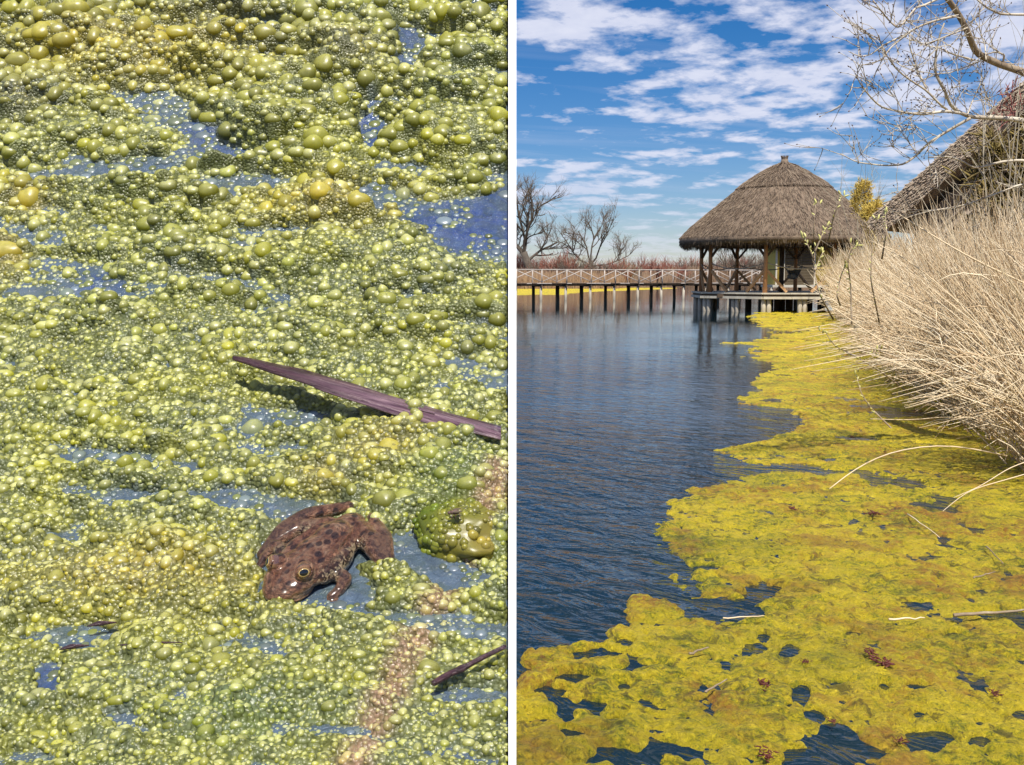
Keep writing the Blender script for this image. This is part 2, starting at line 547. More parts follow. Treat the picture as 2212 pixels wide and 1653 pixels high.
def build_algae_mat():
    us = np.concatenate([np.arange(960, 1090, 8), np.arange(1090, 2240, 2.6), np.arange(2240, 3000, 9)])
    vs = np.concatenate([np.arange(672, 800, 1.0), np.arange(800, 1000, 1.6), np.arange(1000, 1790, 2.5)])
    U, Vv = np.meshgrid(us, vs)
    p = G(U, Vv)
    x, y = p[..., 0], p[..., 1]
    edge = np.interp(Vv, SHORE[:, 0], SHORE[:, 1])
    persp = np.clip((Vv - 640) / 500, 0.15, 1.6)
    m = (U - edge) / 40.0
    m = m + 1.3 * (fbm(x * 2.2, y * 2.2, 4, 21) - 0.5) + 0.5 * persp * (fbm(x * 7, y * 6, 3, 23) - 0.5)
    for (u, v, a, b) in CLUMPS:
        m = np.maximum(m, 1.7 * (1.1 - np.sqrt(((U - u) / a) ** 2 + ((Vv - v) / b) ** 2)) + 0.9 * (fbm(x * 5, y * 5, 3, 29) - 0.5))
    m = m + 1.0 * (fbm(x * 20, y * 16, 3, 27) - .5) * np.exp(-(m / .6) ** 2)
    m = np.clip(m, -1.0, 1.2)
    for (u, v, a, b) in HOLES:
        q = np.sqrt(((U - u) / (a * .78)) ** 2 + ((Vv - v) / (b * .78)) ** 2) + 1.1 * (fbm(x * 4.5 + u, y * 4.5, 3, 31) - 0.5) + 1.5 * (fbm(x * 15 + u, y * 13, 4, 33) - 0.5)
        m = np.minimum(m, (q - 1.0) * 2.6)
    # thin the mat here and there
    gap = fbm(x * 1.9 + 40, y * 1.5, 4, 37)
    m = m - 1.6 * sstep(0.60, 0.78, gap)
    cell = fbm(x * 9, y * 8, 4, 41)
    lump = fbm(x * 3.1, y * 2.6, 4, 43)
    fine = fbm(x * 34, y * 34, 3, 47)
    ridge = 1 - np.abs(2 * fbm(x * 14, y * 12, 3, 53) - 1)
    body = sstep(-0.15, 0.7, m)
    wx, wd = worley(x * 6.5 + 1.2 * fbm(x * 4, y * 4, 2, 57), y * 5.0 + 1.2 * fbm(x * 4 + 9, y * 4, 2, 59), 77)
    dome = np.sqrt(np.clip(1 - (wx / .8) ** 2, 0, 1))
    wx2, _ = worley(x * 19, y * 15, 79)
    dome2 = np.sqrt(np.clip(1 - (wx2 / .8) ** 2, 0, 1))
    loose = np.clip((Vv - 1290) / 120, 0, 1) * sstep(1560, 1300, U + 120 * (fbm(x * 2, y * 2, 2, 83) - .5))
    m = m - loose * .9 * (1 - dome)
    body = sstep(-0.35, 0.9, m)
    H = -0.03 + body * (0.026 * (dome - .45) * (.5 + .8 * loose) + 0.018 * (dome2 - .5) + 0.030 + 0.030 * (lump - 0.35) + 0.034 * (cell - 0.45) + 0.012 * (fine - 0.5) + 0.014 * (ridge - 0.75))
    tall = sstep(0, 1, body) * np.clip((Vv - 1290) / 200, 0, 1) * sstep(1480, 1200, U)
    H = H + tall * 0.006
    Z = np.where(m < -0.5, -0.06, H)
    # push the tiny swells sideways a little so they overhang
    V = np.stack([x, y, Z], -1)
    n, mm = U.shape
    idx = np.arange(n * mm).reshape(n, mm)
    keep = (Z[:-1, :-1] > -0.02) | (Z[1:, 1:] > -0.02) | (Z[:-1, 1:] > -0.02) | (Z[1:, :-1] > -0.02)
    F = np.stack([idx[1:, :-1], idx[1:, 1:], idx[:-1, 1:], idx[:-1, :-1]], -1)[keep]
    m_, t = material('yellow_algae')
    c = t.coord('Object')
    f1 = t.noise(t.scale(c, (1, 0.8, 1)), 1.5, 5, 0.6, 0.4)
    f2 = t.noise(c, 11, 6, 0.68, 0.5)
    f3 = t.noise(c, 40, 6, 0.78, .6)
    f = t.math('ADD', t.math('MULTIPLY', f1, 0.32), t.math('ADD', t.math('MULTIPLY', f2, 0.40), t.math('MULTIPLY', f3, 0.40)))
    colr = t.ramp(f, [(0.44, (0.06, 0.07, 0.005)), (0.50, (0.30, 0.30, 0.006)), (0.55, (0.68, 0.54, 0.008)), (0.66, (0.86, 0.66, 0.03))])
    brown = t.mapr(t.noise(c, 2.3, 6, 0.65, 0.8), 0.52, 0.66)
    colr = t.mix(t.math('MULTIPLY', brown, 0.72), colr, (0.46, 0.22, 0.03))
    dark = t.mapr(t.noise(t.scale(c, (1, 0.8, 1)), 8.5, 7, 0.75, 0.9), 0.54, 0.62)
    colr = t.mix(t.math('MULTIPLY', dark, 0.78), colr, (0.085, 0.072, 0.012))
    streak = t.mapr(t.noise(t.scale(c, (.5, 1.3, 1)), 1.0, 6, .7, .8), .50, .64)
    colr = t.mix(t.math('MULTIPLY', streak, 0.40), colr, (0.20, 0.22, 0.008))
    fleck = t.mapr(t.noise(c, 30, 4, 0.7, 1.2), 0.66, 0.72)
    colr = t.mix(t.math('MULTIPLY', fleck, 0.7), colr, (0.14, 0.05, 0.02))
    speck = t.mapr(t.noise(t.scale(c, (1, 1.3, 1)), 62, 6, .75, .8), .55, .64)
    colr = t.mix(t.math('MULTIPLY', speck, 0.72), colr, (0.115, 0.085, 0.008))
    rusty = t.math('MULTIPLY', t.mapr(t.noise(c, 1.1, 4, .6, .5), .50, .62), t.mapr(t.noise(c, 24, 5, .7, .6), .42, .60))
    colr = t.mix(t.math('MULTIPLY', rusty, 0.8), colr, (0.40, 0.145, 0.022))
    nrm = t.bump(t.math('ADD', f2, f3), 1.0, 0.05)
    t.out(t.principled(colr, 0.62, nrm))
    o = build('algae_mat', V.reshape(-1, 3), F.reshape(-1, 4), m_)
    tag(o, 'yellow green algae floating along the reeds on the lake', 'algae', kind='stuff')
    # the strip of algae under the far bank
    us = np.arange(980, 1560, 4.0)
    vs = np.arange(622.5, 640, 0.5)
    U, Vv = np.meshgrid(us, vs)
    p = G(U, Vv)
    bot = np.interp(U, [980, 1120, 1200, 1300, 1420, 1500], [639, 639, 637, 632, 626, 622])
    Z = 0.06 - 0.2 * sstep(-3, 2, Vv - bot + 5 * (fbm(U / 60, Vv / 3, 3, 61) - 0.5)) + 0.05 * (fbm(p[..., 0] * 2, p[..., 1] * 0.7, 3, 63) - 0.5)
    p[..., 2] = Z
    idx = np.arange(U.size).reshape(U.shape)
    F = np.stack([idx[1:, :-1], idx[1:, 1:], idx[:-1, 1:], idx[:-1, :-1]], -1).reshape(-1, 4)
    o = build('far_algae', p.reshape(-1, 3), F, m_)
    tag(o, 'thin yellow green algae strip under the far bank beyond the footbridge', 'algae', kind='stuff')


build_algae_mat()

# ------------------------------------------------------------------ gazebo on piles
def straws(surf, n, length, rad, rng, lift=0.03, wob=0.12):
    """n straws lying down a roof: surf(a, t) -> (point, outward normal), t runs down the slope in metres"""
    a, t = surf.sample(n, rng)
    p0, nr = surf(a, t)
    L = length * rng.uniform(0.6, 1.25, n)
    p1, nr1 = surf(a + rng.normal(0, wob, n) * surf.da(a, t), t + L)
    lf = rng.uniform(0.0, lift, n)[:, None]
    pm = (p0 + p1) / 2 + nr * (lf + 0.02)
    paths = np.stack([p0 + nr * 0.004, pm, p1 + nr1 * (lf * 1.3 + 0.012)], 1)
    r = np.stack([rad * 0.7 * np.ones(n), rad * np.ones(n), rad * 0.5 * np.ones(n)], 1) * rng.uniform(0.6, 1.3, n)[:, None]
    return tubes(paths, r, 3, cap=False)


class ConeSurf:
    """roof of revolution from a (radius, height) profile"""
    def __init__(s, centre, prof):
        s.c = np.asarray(centre, float)
        s.p = np.asarray(prof, float)
        seg = np.linalg.norm(np.diff(s.p, axis=0), axis=1)
        s.s = np.concatenate([[0], np.cumsum(seg)])

    def __call__(s, a, t):
        t = np.clip(t, 0, s.s[-1])
        r = np.interp(t, s.s, s.p[:, 0])
        z = np.interp(t, s.s, s.p[:, 1])
        r2 = np.interp(t + 0.05, s.s, s.p[:, 0]) - np.interp(t - 0.05, s.s, s.p[:, 0])
        z2 = np.interp(t + 0.05, s.s, s.p[:, 1]) - np.interp(t - 0.05, s.s, s.p[:, 1])
        nn = unit(np.stack([-z2, r2], -1))
        ca, sa = np.cos(a), np.sin(a)
        return s.c + np.stack([r * ca, r * sa, z], -1), np.stack([nn[..., 0] * ca, nn[..., 0] * sa, nn[..., 1]], -1)

    def sample(s, n, rng):
        t = rng.uniform(0, 1, n * 3)
        k = rng.uniform(0, 1, n * 3) < np.interp(t * s.s[-1], s.s, s.p[:, 0]) / s.p[:, 0].max()
        t = t[k][:n] * s.s[-1]
        t = np.resize(t, n)
        return rng.uniform(0, 2 * math.pi, n), t

    def da(s, a, t):
        return 0.5 / np.maximum(np.interp(t, s.s, s.p[:, 0]), 0.3)


def lathe(prof, seg, seed=0, amp=0.0, freq=3.0):
    prof = np.asarray(prof, float)
    a = np.arange(seg) / seg * 2 * math.pi
    R = prof[:, 0][:, None] + 0 * a
    Z = prof[:, 1][:, None] + 0 * a
    if amp:
        nz = fbm(np.cos(a)[None] * freq + prof[:, 1][:, None] * 2 + 9, np.sin(a)[None] * freq + prof[:, 0][:, None], 4, seed) - 0.5
        R = R + amp * nz * np.minimum(1, R)
        Z = Z + amp * nz * 0.7
    V = np.stack([R * np.cos(a), R * np.sin(a), Z], -1).reshape(-1, 3)
    n = len(prof)
    idx = np.arange(n * seg).reshape(n, seg)
    F = np.stack([idx[:-1], np.roll(idx[:-1], -1, 1), np.roll(idx[1:], -1, 1), idx[1:]], -1).reshape(-1, 4)
    return V, F


def build_gazebo():
    rng = np.random.default_rng(5)
    D = 54.0
    gx = float(P(1688, 600, D)[0])
    c = np.array([gx, D, 0.0])
    root = tag(empty('gazebo', c), 'open wooden gazebo on piles with a conical thatched roof', 'gazebo')
    ZP = 0.95                                    # platform top
    lower = [(5.34, 3.70), (4.77, 4.30), (3.9, 5.02), (3.1, 5.68), (2.30, 6.34)]
    # lower thatch: a thick skin with a soft ragged eave
    prof = [(2.25, 6.05), (5.05, 3.38), (5.12, 3.36), (5.27, 3.42), (5.37, 3.56)] + lower + [(2.1, 6.40)]
    V, F = lathe(prof, 96, 3, 0.10, 4)
    roof = build('roof', V, F[:, ::-1], M['thatch'], root)
    s1 = ConeSurf((0, 0, 0), lower[::-1])
    V, fs = straws(s1, 11000, 0.30, 0.012, rng, 0.05)
    st = build('thatch_straws', V, fs, M['straw'], roof)
    st['kind'] = 'stuff'
    # ragged fringe under the eave
    n = 2600
    a = rng.uniform(0, 2 * math.pi, n)
    r0 = 5.34 - rng.uniform(0, 0.35, n)
    z0 = 3.66 - (5.34 - r0) * 0.6 - rng.uniform(0, .08, n)
    dr = rng.uniform(-0.10, 0.10, n)
    p0 = np.stack([r0 * np.cos(a), r0 * np.sin(a), z0], -1)
    L = rng.uniform(0.12, 0.34, n)
    p1 = np.stack([(r0 + dr * .4) * np.cos(a), (r0 + dr * .4) * np.sin(a), z0 - L], -1)
    V, fs = tubes(np.stack([p0, p1], 1), np.full((n, 2), 0.016) * [1, .5], 3, False)
    fr = build('eave_fringe', V, fs, M['straw'], roof)
    fr['kind'] = 'stuff'
    # cap tier
    capp = [(2.27, 6.31), (2.33, 6.33), (2.32, 6.39), (2.18, 6.48), (1.4, 6.99), (0.6, 7.44), (0.16, 7.70), (0.0, 7.76)]
    V, F = lathe([(2.2, 6.2)] + capp, 80, 8, 0.07, 5)
    cap = build('roof_cap', V, F[:, ::-1], M['thatch'], root)
    s2 = ConeSurf((0, 0, 0), [(0.08, 7.74), (0.6, 7.46), (1.4, 7.01), (2.2, 6.48), (2.44, 6.25)])
    V, fs = straws(s2, 3600, 0.6, 0.013, rng, 0.06)
    st = build('cap_straws', V, fs, M['straw'], cap)
    st['kind'] = 'stuff'
    mb = MB()
    mb.tube([(0, 0, 7.55), (0, 0, 7.72), (0.02, 0, 7.95)], [0.24, 0.20, 0.12], 9)
    for k in range(14):
        b = k / 14 * 6.28
        mb.tube([(0.16 * math.cos(b), 0.16 * math.sin(b), 7.6), (0.12 * math.cos(b), 0.12 * math.sin(b), 7.85), (0.19 * math.cos(b), 0.19 * math.sin(b), 8.02)], [0.04, 0.045, 0.02], 4)
    mb.build('finial', M['straw'], root)
    # octagon frame
    ang = [math.radians(-90 - 70 + 45 * k + 0) for k in range(8)]   # angle of each post
    A = [math.radians(-90 + d) for d in (-70, -25, 20, 65, 110, 155, 200, 245)]
    R = 4.3
    pp = [np.array([R * math.cos(b), R * math.sin(b), 0]) for b in A]
    up = np.array([0, 0, 1.0])
    for q in pp:
        MB().tube([q + up * (ZP - 0.02), q + up * 2.2, q + up * 3.62], [0.115, 0.105, 0.10], 10).build('post', M['post'], root, True)
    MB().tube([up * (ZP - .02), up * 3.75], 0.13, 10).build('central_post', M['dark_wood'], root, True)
    for k in range(8):
        q, r = pp[k], pp[(k + 1) % 8]
        e = unit(r - q)
        # plate beam under the thatch, knee braces at both ends, struts to the deck
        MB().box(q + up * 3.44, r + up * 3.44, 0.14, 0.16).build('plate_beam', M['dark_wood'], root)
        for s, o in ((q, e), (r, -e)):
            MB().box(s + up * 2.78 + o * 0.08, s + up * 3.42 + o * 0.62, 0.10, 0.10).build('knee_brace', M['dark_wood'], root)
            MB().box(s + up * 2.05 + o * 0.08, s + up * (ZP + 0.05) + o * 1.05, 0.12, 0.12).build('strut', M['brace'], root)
        # sagging ropes
        for zt, sag in ((2.45, 0.32),):
            t = np.linspace(0, 1, 13)
            path = q + np.outer(t, r - q) + np.outer(zt - sag * 4 * t * (1 - t), up)
            MB().tube(path, 0.03, 5).build('rope', M['rope'], root, True)
        t = np.linspace(0, 1, 13)
        path = q + np.outer(t, r - q) + np.outer(2.15 - 1.35 * (t if k % 2 else 1 - t) * 0.55 - 0.35 * 4 * t * (1 - t), up)
    # rafters seen below the thatch
    for k in range(16):
        b = A[0] + k * math.pi / 8
        o = np.array([math.cos(b), math.sin(b), 0])
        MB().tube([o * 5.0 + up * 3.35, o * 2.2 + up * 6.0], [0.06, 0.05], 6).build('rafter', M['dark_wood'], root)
    # platform: boards, upper edge plank, recessed band, lower beam
    Rp = 4.78
    oc = [np.array([Rp * math.cos(b), Rp * math.sin(b), 0]) for b in A]
    nb = 26
    ys = np.linspace(-Rp * .99, Rp * .99, nb + 1)
    for i in range(nb):
        ym = (ys[i] + ys[i + 1]) / 2
        xs = []
        for k in range(8):
            a_, b_ = oc[k], oc[(k + 1) % 8]
            if (a_[1] - ym) * (b_[1] - ym) <= 0 and abs(a_[1] - b_[1]) > 1e-6:
                xs.append(a_[0] + (ym - a_[1]) / (b_[1] - a_[1]) * (b_[0] - a_[0]))
        if len(xs) < 2:
            continue
        MB().box((min(xs) + .05, ym, ZP - 0.03), (max(xs) - .05, ym, ZP - 0.03), (ys[1] - ys[0]) - 0.02, 0.05).build('deck_board', M['pale_wood'], root)
    for k in range(8):
        a_, b_ = oc[k], oc[(k + 1) % 8]
        e = unit(b_ - a_) * 0.02
        MB().box(a_ + up * (ZP - 0.02) + e, b_ + up * (ZP - 0.02) - e, 0.12, 0.075).build('edge_plank', M['pale_wood'], root)
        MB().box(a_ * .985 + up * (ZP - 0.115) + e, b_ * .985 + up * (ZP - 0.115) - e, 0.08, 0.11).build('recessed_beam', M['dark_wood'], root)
        MB().box(a_ + up * (ZP - 0.23) + e, b_ + up * (ZP - 0.23) - e, 0.14, 0.12).build('edge_beam', M['pale_wood'], root)
        m_ = (a_ + b_) / 2
        for q in (a_ * .96, a_ * .96 + unit(b_ - a_) * 0.26, m_ * .96, m_ * .96 + unit(b_ - a_) * .24):
            MB().tube([q - up * 0.8, q + up * 0.2, q + up * (ZP - .3)], [0.125, 0.12, 0.115], 9).build('pile', M['pile'], root, True)
    for q in ((1.6, .3), (-1.6, 0.5), (0, 2.2), (-.5, -1.2), (-0.2, -1.0), (0.1, -1.2)):
        q = np.array([q[0], q[1], 0])
        MB().tube([q - up * 0.8, q + up * (ZP - .1)], 0.17, 9).build('pile', M['dark_wood'], root, True)
    for s in (-2.6, 0, 2.6):
        MB().box((-3.9, s, ZP - .16), (3.9, s, ZP - .16), 0.16, 0.18).build('joist', M['dark_wood'], root)
    return gx, D, ZP


GX, GD, GZ = build_gazebo()


def build_hanging_chair():
    cx, cy = GX + 0.35, GD - 0.9
    root = tag(empty('hanging_chair', (cx, cy, 1.5)), 'grey cloth hanging chair slung under the gazebo roof', 'chair')
    top = np.array([0, 0, 1.95])
    bar = MB().tube([(-0.42, 0, 1.38), (0.42, 0, 1.42)], 0.025, 6).build('spreader_bar', M['dark_wood'], root, True)
    MB().tube([(-0.40, 0.1, 1.18), (0.40, .1, 1.2)], 0.02, 6).build('spreader_bar', M['dark_wood'], root, True)
    for s in (-1, 1):
        MB().tube([top, (s * .42, 0, 1.4), (s * .40, -.1, 0.75)], 0.013, 5).build('rope', M['rope'], root, True)
        MB().tube([(s * .40, .1, 1.19), (s * .36, 0.18, 0.8)], 0.013, 5).build('rope', M['rope'], root, True)
    # sling seat: a deep crescent of cloth
    a = np.linspace(0, 1, 13)
    b = np.linspace(0, 1, 11)
    Aa, Bb = np.meshgrid(a, b)
    X = (Aa - .5) * (0.86 - 0.2 * Bb)
    Y = -0.28 + Bb * 0.55 + 0.1 * np.sin(Aa * 3.14)
    Z = 0.75 * (2 * Aa - 1) ** 2 * (0.95 - 0.2 * Bb) + 0.45 * Bb ** 2 * (1 - (2 * Aa - 1) ** 2) + 0.12
    V = np.stack([X, Y, Z], -1)
    V2 = V + np.array([0, 0.0, -0.025])
    n = Aa.size
    idx = np.arange(n).reshape(Aa.shape)
    q = np.stack([idx[:-1, :-1], idx[:-1, 1:], idx[1:, 1:], idx[1:, :-1]], -1).reshape(-1, 4)
    rim = np.concatenate([idx[0], idx[1:, -1], idx[-1, ::-1][1:], idx[::-1, 0][1:-1]])
    rq = np.stack([rim, np.roll(rim, -1), np.roll(rim, -1) + n, rim + n], -1)
    build('seat', np.concatenate([V.reshape(-1, 3), V2.reshape(-1, 3)]), [np.concatenate([q, q[:, ::-1] + n, rq])], M['cloth'], root)
    # cushion
    Vb, tr, qq = ball(12, 8)
    build('cushion', Vb * np.array([.3, .2, .16]) + np.array([0, 0, .27]), [tr, qq], M['cloth'], root)


build_hanging_chair()


# ------------------------------------------------------------------ footbridge
def build_bridge():
    b = P(1700, 613, 85.0)
    a = b + (P(985, 609, 75.5) - b) * 1.27
    a[2] = b[2] = 1.28
    a, b = np.array([a[0], a[1], 0]), np.array([b[0], b[1], 0])
    root = tag(empty('footbridge', a), 'long wooden footbridge on piles with zigzag railings across the lake', 'bridge')
    L = np.linalg.norm(b - a)
    e = unit(b - a)
    s = np.array([-e[1], e[0], 0])              # away from the camera
    up = np.array([0, 0, 1.0])
    nb = int(round(L / 2.04))
    st = L / nb
    W = 1.0
    zt = 1.30
    rng = np.random.default_rng(2)
    for k in range(nb):
        p, q = e * st * k, e * st * (k + 1)
        for j in range(5):
            MB().box(p + e * (st * j / 5 + .01) + up * (zt - .03), p + e * (st * (j + 1) / 5 - .01) + up * (zt - .03), 2 * W + .1, 0.06).build('deck_plank', M['dark_wood'] if rng.random() < .5 else M['rail'], root)
        for sd in (-1, 1):
            MB().tube([p + s * sd * W * .85 + up * (zt - .14), q + s * sd * W * .85 + up * (zt - .14 + rng.normal(0, .01))], 0.085, 7).build('stringer', M['dark_wood'], root, True)
            # rail bay
            f = s * sd * W
            MB().tube([p + f + up * (zt - .12), p + f + up * (zt + 1.03)], 0.045, 6).build('rail_post', M['rail'], root, True)
            MB().tube([p + f + up * (zt + 1.0), q + f + up * (zt + 1.0)], 0.042, 6).build('handrail', M['rail'], root, True)
            lo, hi = (0.08, 0.95) if (k + (sd > 0)) % 2 else (0.95, 0.08)
            MB().tube([p + f * .985 + up * (zt + lo), q + f * .985 + up * (zt + hi)], 0.035, 6).build('diagonal_rail', M['rail'], root, True)
        jit = rng.normal(0, .06)
        MB().tube([p - s * .8 - up * .9 + e * jit, p - s * .8 + up * (zt - .2)], 0.10, 8).build('pile', M['pile'], root, True)
        MB().tube([p + s * .8 - up * .9 - e * jit, p + s * .8 + up * (zt - .2)], 0.12, 8).build('pile', M['dark_wood'], root, True)  # darker wood puts the deck's shadow into the colour of the far pile
        if k % 3 != 1:
            MB().tube([p + s * .5 - up * .9 - e * (.2 + jit), p + s * .5 - e * .2 + up * (zt - .2)], 0.11, 8).build('pile', M['dark_wood'], root, True)  # deck shadow carried by the dark colour here too
        MB().box(p - s * 1.05 + up * (zt - .22), p + s * 1.05 + up * (zt - .22), .13, .12).build('cross_beam', M['dark_wood'], root)


build_bridge()


# ------------------------------------------------------------------ yellow reed cabin behind the gazebo
def build_cabin():
    rng = np.random.default_rng(9)
    D = 67.0
    x0 = float(P(1676, 600, D)[0])
    x1 = float(P(1905, 600, D)[0])
    z0, z1 = 1.25, 3.75
    root = tag(empty('reed_cabin', (x0, D, 0)), 'cabin with yellow reed walls and a grey mat panel behind the gazebo', 'cabin')
    w_ = x1 - x0
    mb = MB()
    mb.box((0, 1.6, (z0 + z1) / 2), (w_, 1.6, (z0 + z1) / 2), 3.0, z1 - z0)
    mb.build('wall', M['reed_yellow'], root)
    n = 150
    xs = np.linspace(0.03, w_ - .03, n) + rng.normal(0, .01, n)
    pth = np.stack([np.stack([xs, 0 * xs + .06, 0 * xs + z0], -1), np.stack([xs + rng.normal(0, .02, n), 0 * xs + .05, 0 * xs + z1 + rng.normal(0, .05, n)], -1)], 1)
    V, fs = tubes(pth, np.full((n, 2), .034), 5)
    o = build('reed_cladding', V, fs, M['reed_yellow'], root)
    o['kind'] = 'stuff'
    # grey mat panel made of slats between two posts
    pa, pb = 0.55, 2.45
    for k in range(12):
        zz_ = z0 + 0.1 + k * 0.185
        MB().box((pa, -.04, zz_), (pb, -.04, zz_), .03, .165).build('slat', M['panel'], root)
    for xx in (0.0, pa - .06, pb + .06):
        MB().box((xx, -.05, z0 - .2), (xx, -.05, z1), .10, .10, (0, 1, 0)).build('corner_post', M['pale_wood'], root)
    MB().box((-.1, -.08, z1 - .12), (w_, -.08, z1 - .12), .1, .14).build('eave_beam', M['reed_yellow'], root)
    MB().box((-.4, .8, z0 - .1), (w_ + 1, .8, z0 - .1), 3.2, .16).build('deck', M['pale_wood'], root)
    for k in range(6):
        xx = .1 + k * (w_ - .2) / 5
        MB().tube([(xx, -.5, -.8), (xx, -.5, z0 - .15)], .12, 8).build('pile', M['dark_wood'], root, True)
    # thatched roof, mostly hidden behind the gazebo
    V = [(-.6, -.7, z1 - .1), (w_ + .6, -.7, z1 - .1), (w_ + .6, 3.9, z1 - .1), (-.6, 3.9, z1 - .1), (.9, 1.6, z1 + 1.5), (w_ - .9, 1.6, z1 + 1.5)]
    build('roof', V, [np.array([[0, 1, 5, 4], [2, 3, 4, 5], [0, 3, 2, 1]]), np.array([[1, 2, 5], [3, 0, 4]])], M['thatch_tan'], root, False)


build_cabin()


# ------------------------------------------------------------------ thatched house on the right bank
def build_house():
    rng = np.random.default_rng(19)
    psi = math.radians(38)
    e = np.array([math.cos(psi), -math.sin(psi), 0])     # along the gable, to the right
    r = np.array([math.sin(psi), math.cos(psi), 0])      # along the ridge, away
    up = np.array([0, 0, 1.0])
    E = P(1928, 503, 32.0)
    base = np.array([E[0], E[1], 0.0])
    z0 = E[2]
    root = tag(empty('thatched_house', base), 'house with a steep thick thatched gable roof rising behind the reeds', 'house')
    Wg, Hg, Lr = 5.6, 4.9, 9.0
    sl = unit(e * Wg + up * Hg)
    nr = unit(np.cross(r, sl))
    nr = nr if nr[2] > 0 else -nr
    th = 0.55
    O = up * z0

    def slab(name, o, sl_, n_, length, tk, l0, l1, mat_, par):
        # thick thatch with a rounded lower end and rake
        prof = []
        K = 22
        for i in range(K + 1):
            prof.append((length * i / K, tk * (0.5 + 0.5 * math.sin(min(1, i / 3) * math.pi / 2)) - 0.02 * math.sin(i)))
        for i in range(K, -1, -1):
            prof.append((length * i / K, 0.0 + 0.05 * (i < 2)))
        prof = np.array(prof)
        ls = np.linspace(l0, l1, 12)
        V = []
        for j, l_ in enumerate(ls):
            k = 0.45 if j in (0, 11) else 1.0
            for (s_, h_) in prof:
                hh = h_ if h_ < .1 else h_ * (0.80 if j in (0, 11) else 1) + 0.06 * (fbm(s_ * 1.5 + 3, l_ * 1.2, 3, 7) - .5)
                V.append(o + sl_ * s_ + n_ * hh + r * l_)
        n = len(prof)
        idx = np.arange(12 * n).reshape(12, n)
        F = np.stack([idx[:-1], np.roll(idx[:-1], -1, 1), np.roll(idx[1:], -1, 1), idx[1:]], -1).reshape(-1, 4)
        return build(name, V, [F, idx[0][None], idx[-1][None, ::-1]], mat_, par, True)

    slope_len = math.hypot(Wg, Hg)
    left = slab('roof_slope', O, sl, nr, slope_len + .1, th, -0.9, Lr, M['thatch_tan'], root)
    sl2 = unit(-e * Wg + up * Hg)
    n2 = unit(e * Hg + up * Wg)
    slab('roof_slope', O + e * 2 * Wg, sl2, n2, slope_len + .1, th, -0.9, Lr, M['thatch_tan'], root)
    # straws over the rake end and the slope
    n = 5200
    s_ = rng.uniform(0, slope_len, n)
    h_ = rng.uniform(-0.02, th, n)
    p0 = O + s_[:, None] * sl + h_[:, None] * nr + r * (-0.92)
    p1 = p0 - sl * rng.uniform(.1, .3, n)[:, None] + nr * rng.normal(0, .05, n)[:, None] - r * rng.uniform(0.0, .1, n)[:, None]
    s2_ = rng.uniform(0.3, slope_len, n)
    l2_ = rng.uniform(-.9, Lr, n)
    q0 = O + s2_[:, None] * sl + (th + .01) * nr + l2_[:, None] * r
    q1 = q0 - sl * rng.uniform(.3, .6, n)[:, None] + nr * rng.uniform(0, .05, n)[:, None] + r * rng.normal(0, .05, n)[:, None]
    V, fs = tubes(np.concatenate([np.stack([p0, p1], 1), np.stack([q0, q1], 1)]), np.full((2 * n, 2), .02) * [1, .6], 3, False)
    o = build('thatch_straws', V, fs, M['straw_tan'], left)
    o['kind'] = 'stuff'
    # gable wall, clad with reed mats, and the walls below
    A, B, C_ = O + e * .5 + up * .1, O + e * (2 * Wg - .5) + up * .1, O + e * Wg + up * (Hg - .3)
    tri = np.array([A, B, C_, A + r * .2, B + r * .2, C_ + r * .2])
    build('gable', tri, [np.array([[0, 1, 2], [5, 4, 3]]), np.array([[0, 3, 4, 1], [1, 4, 5, 2], [2, 5, 3, 0]])], M['thatch_tan'], root, False)
    n = 900
    t_ = rng.uniform(0.3, 2 * Wg - .3, n)
    top = np.minimum(t_, 2 * Wg - t_) / Wg * Hg - .45
    hb = np.maximum(0, top) * rng.uniform(0, 1, n)
    p0 = O + t_[:, None] * e + hb[:, None] * up - r * .03
    p1 = p0 + up * rng.uniform(.3, 1.2, n)[:, None] + e * rng.normal(0, .03, n)[:, None]
    zmax = (O[2] + np.maximum(0.05, top))
    p1[:, 2] = np.minimum(p1[:, 2], zmax)
    V, fs = tubes(np.stack([p0, p1], 1), np.full((n, 2), .022), 3, False)
    o = build('gable_reeds', V, fs, M['straw_tan'], root)
    o['kind'] = 'stuff'
    # second, lower gable roof band in front of the wall
    sl_o = O + e * 1.7 - r * .75 - up * .3
    low = slab('porch_roof', sl_o, sl, nr, slope_len * .72, .22, -0.5, 0.45, M['thatch_tan'], root)
    n = 2600
    s_ = rng.uniform(0, slope_len * .72, n)
    q0 = sl_o + s_[:, None] * sl + .24 * nr + rng.uniform(-.5, .45, n)[:, None] * r
    q1 = q0 - sl * rng.uniform(.2, .5, n)[:, None] + nr * rng.uniform(0, .05, n)[:, None]
    V, fs = tubes(np.stack([q0, q1], 1), np.full((n, 2), .02) * [1, .6], 3, False)
    o = build('porch_straws', V, fs, M['straw_tan'], low)
    o['kind'] = 'stuff'
    mb = MB()
    mb.box(e * Wg + r * (Lr / 2 + .2) + up * (z0 / 2), e * Wg + r * (Lr / 2 + .2) + up * (z0 / 2 + .001), Wg * 2 - 1.2, 1)
    wall = []
    for (i, j) in ((.6, .15), (2 * Wg - .6, .15), (2 * Wg - .6, Lr), (.6, Lr)):
        for z in (0, z0 + .2):
            wall.append(e * i + r * j + up * z)
    build('wall', wall, np.array([[0, 2, 3, 1], [2, 4, 5, 3], [4, 6, 7, 5], [6, 0, 1, 7]]), M['dark_wood'], root, False)


build_house()


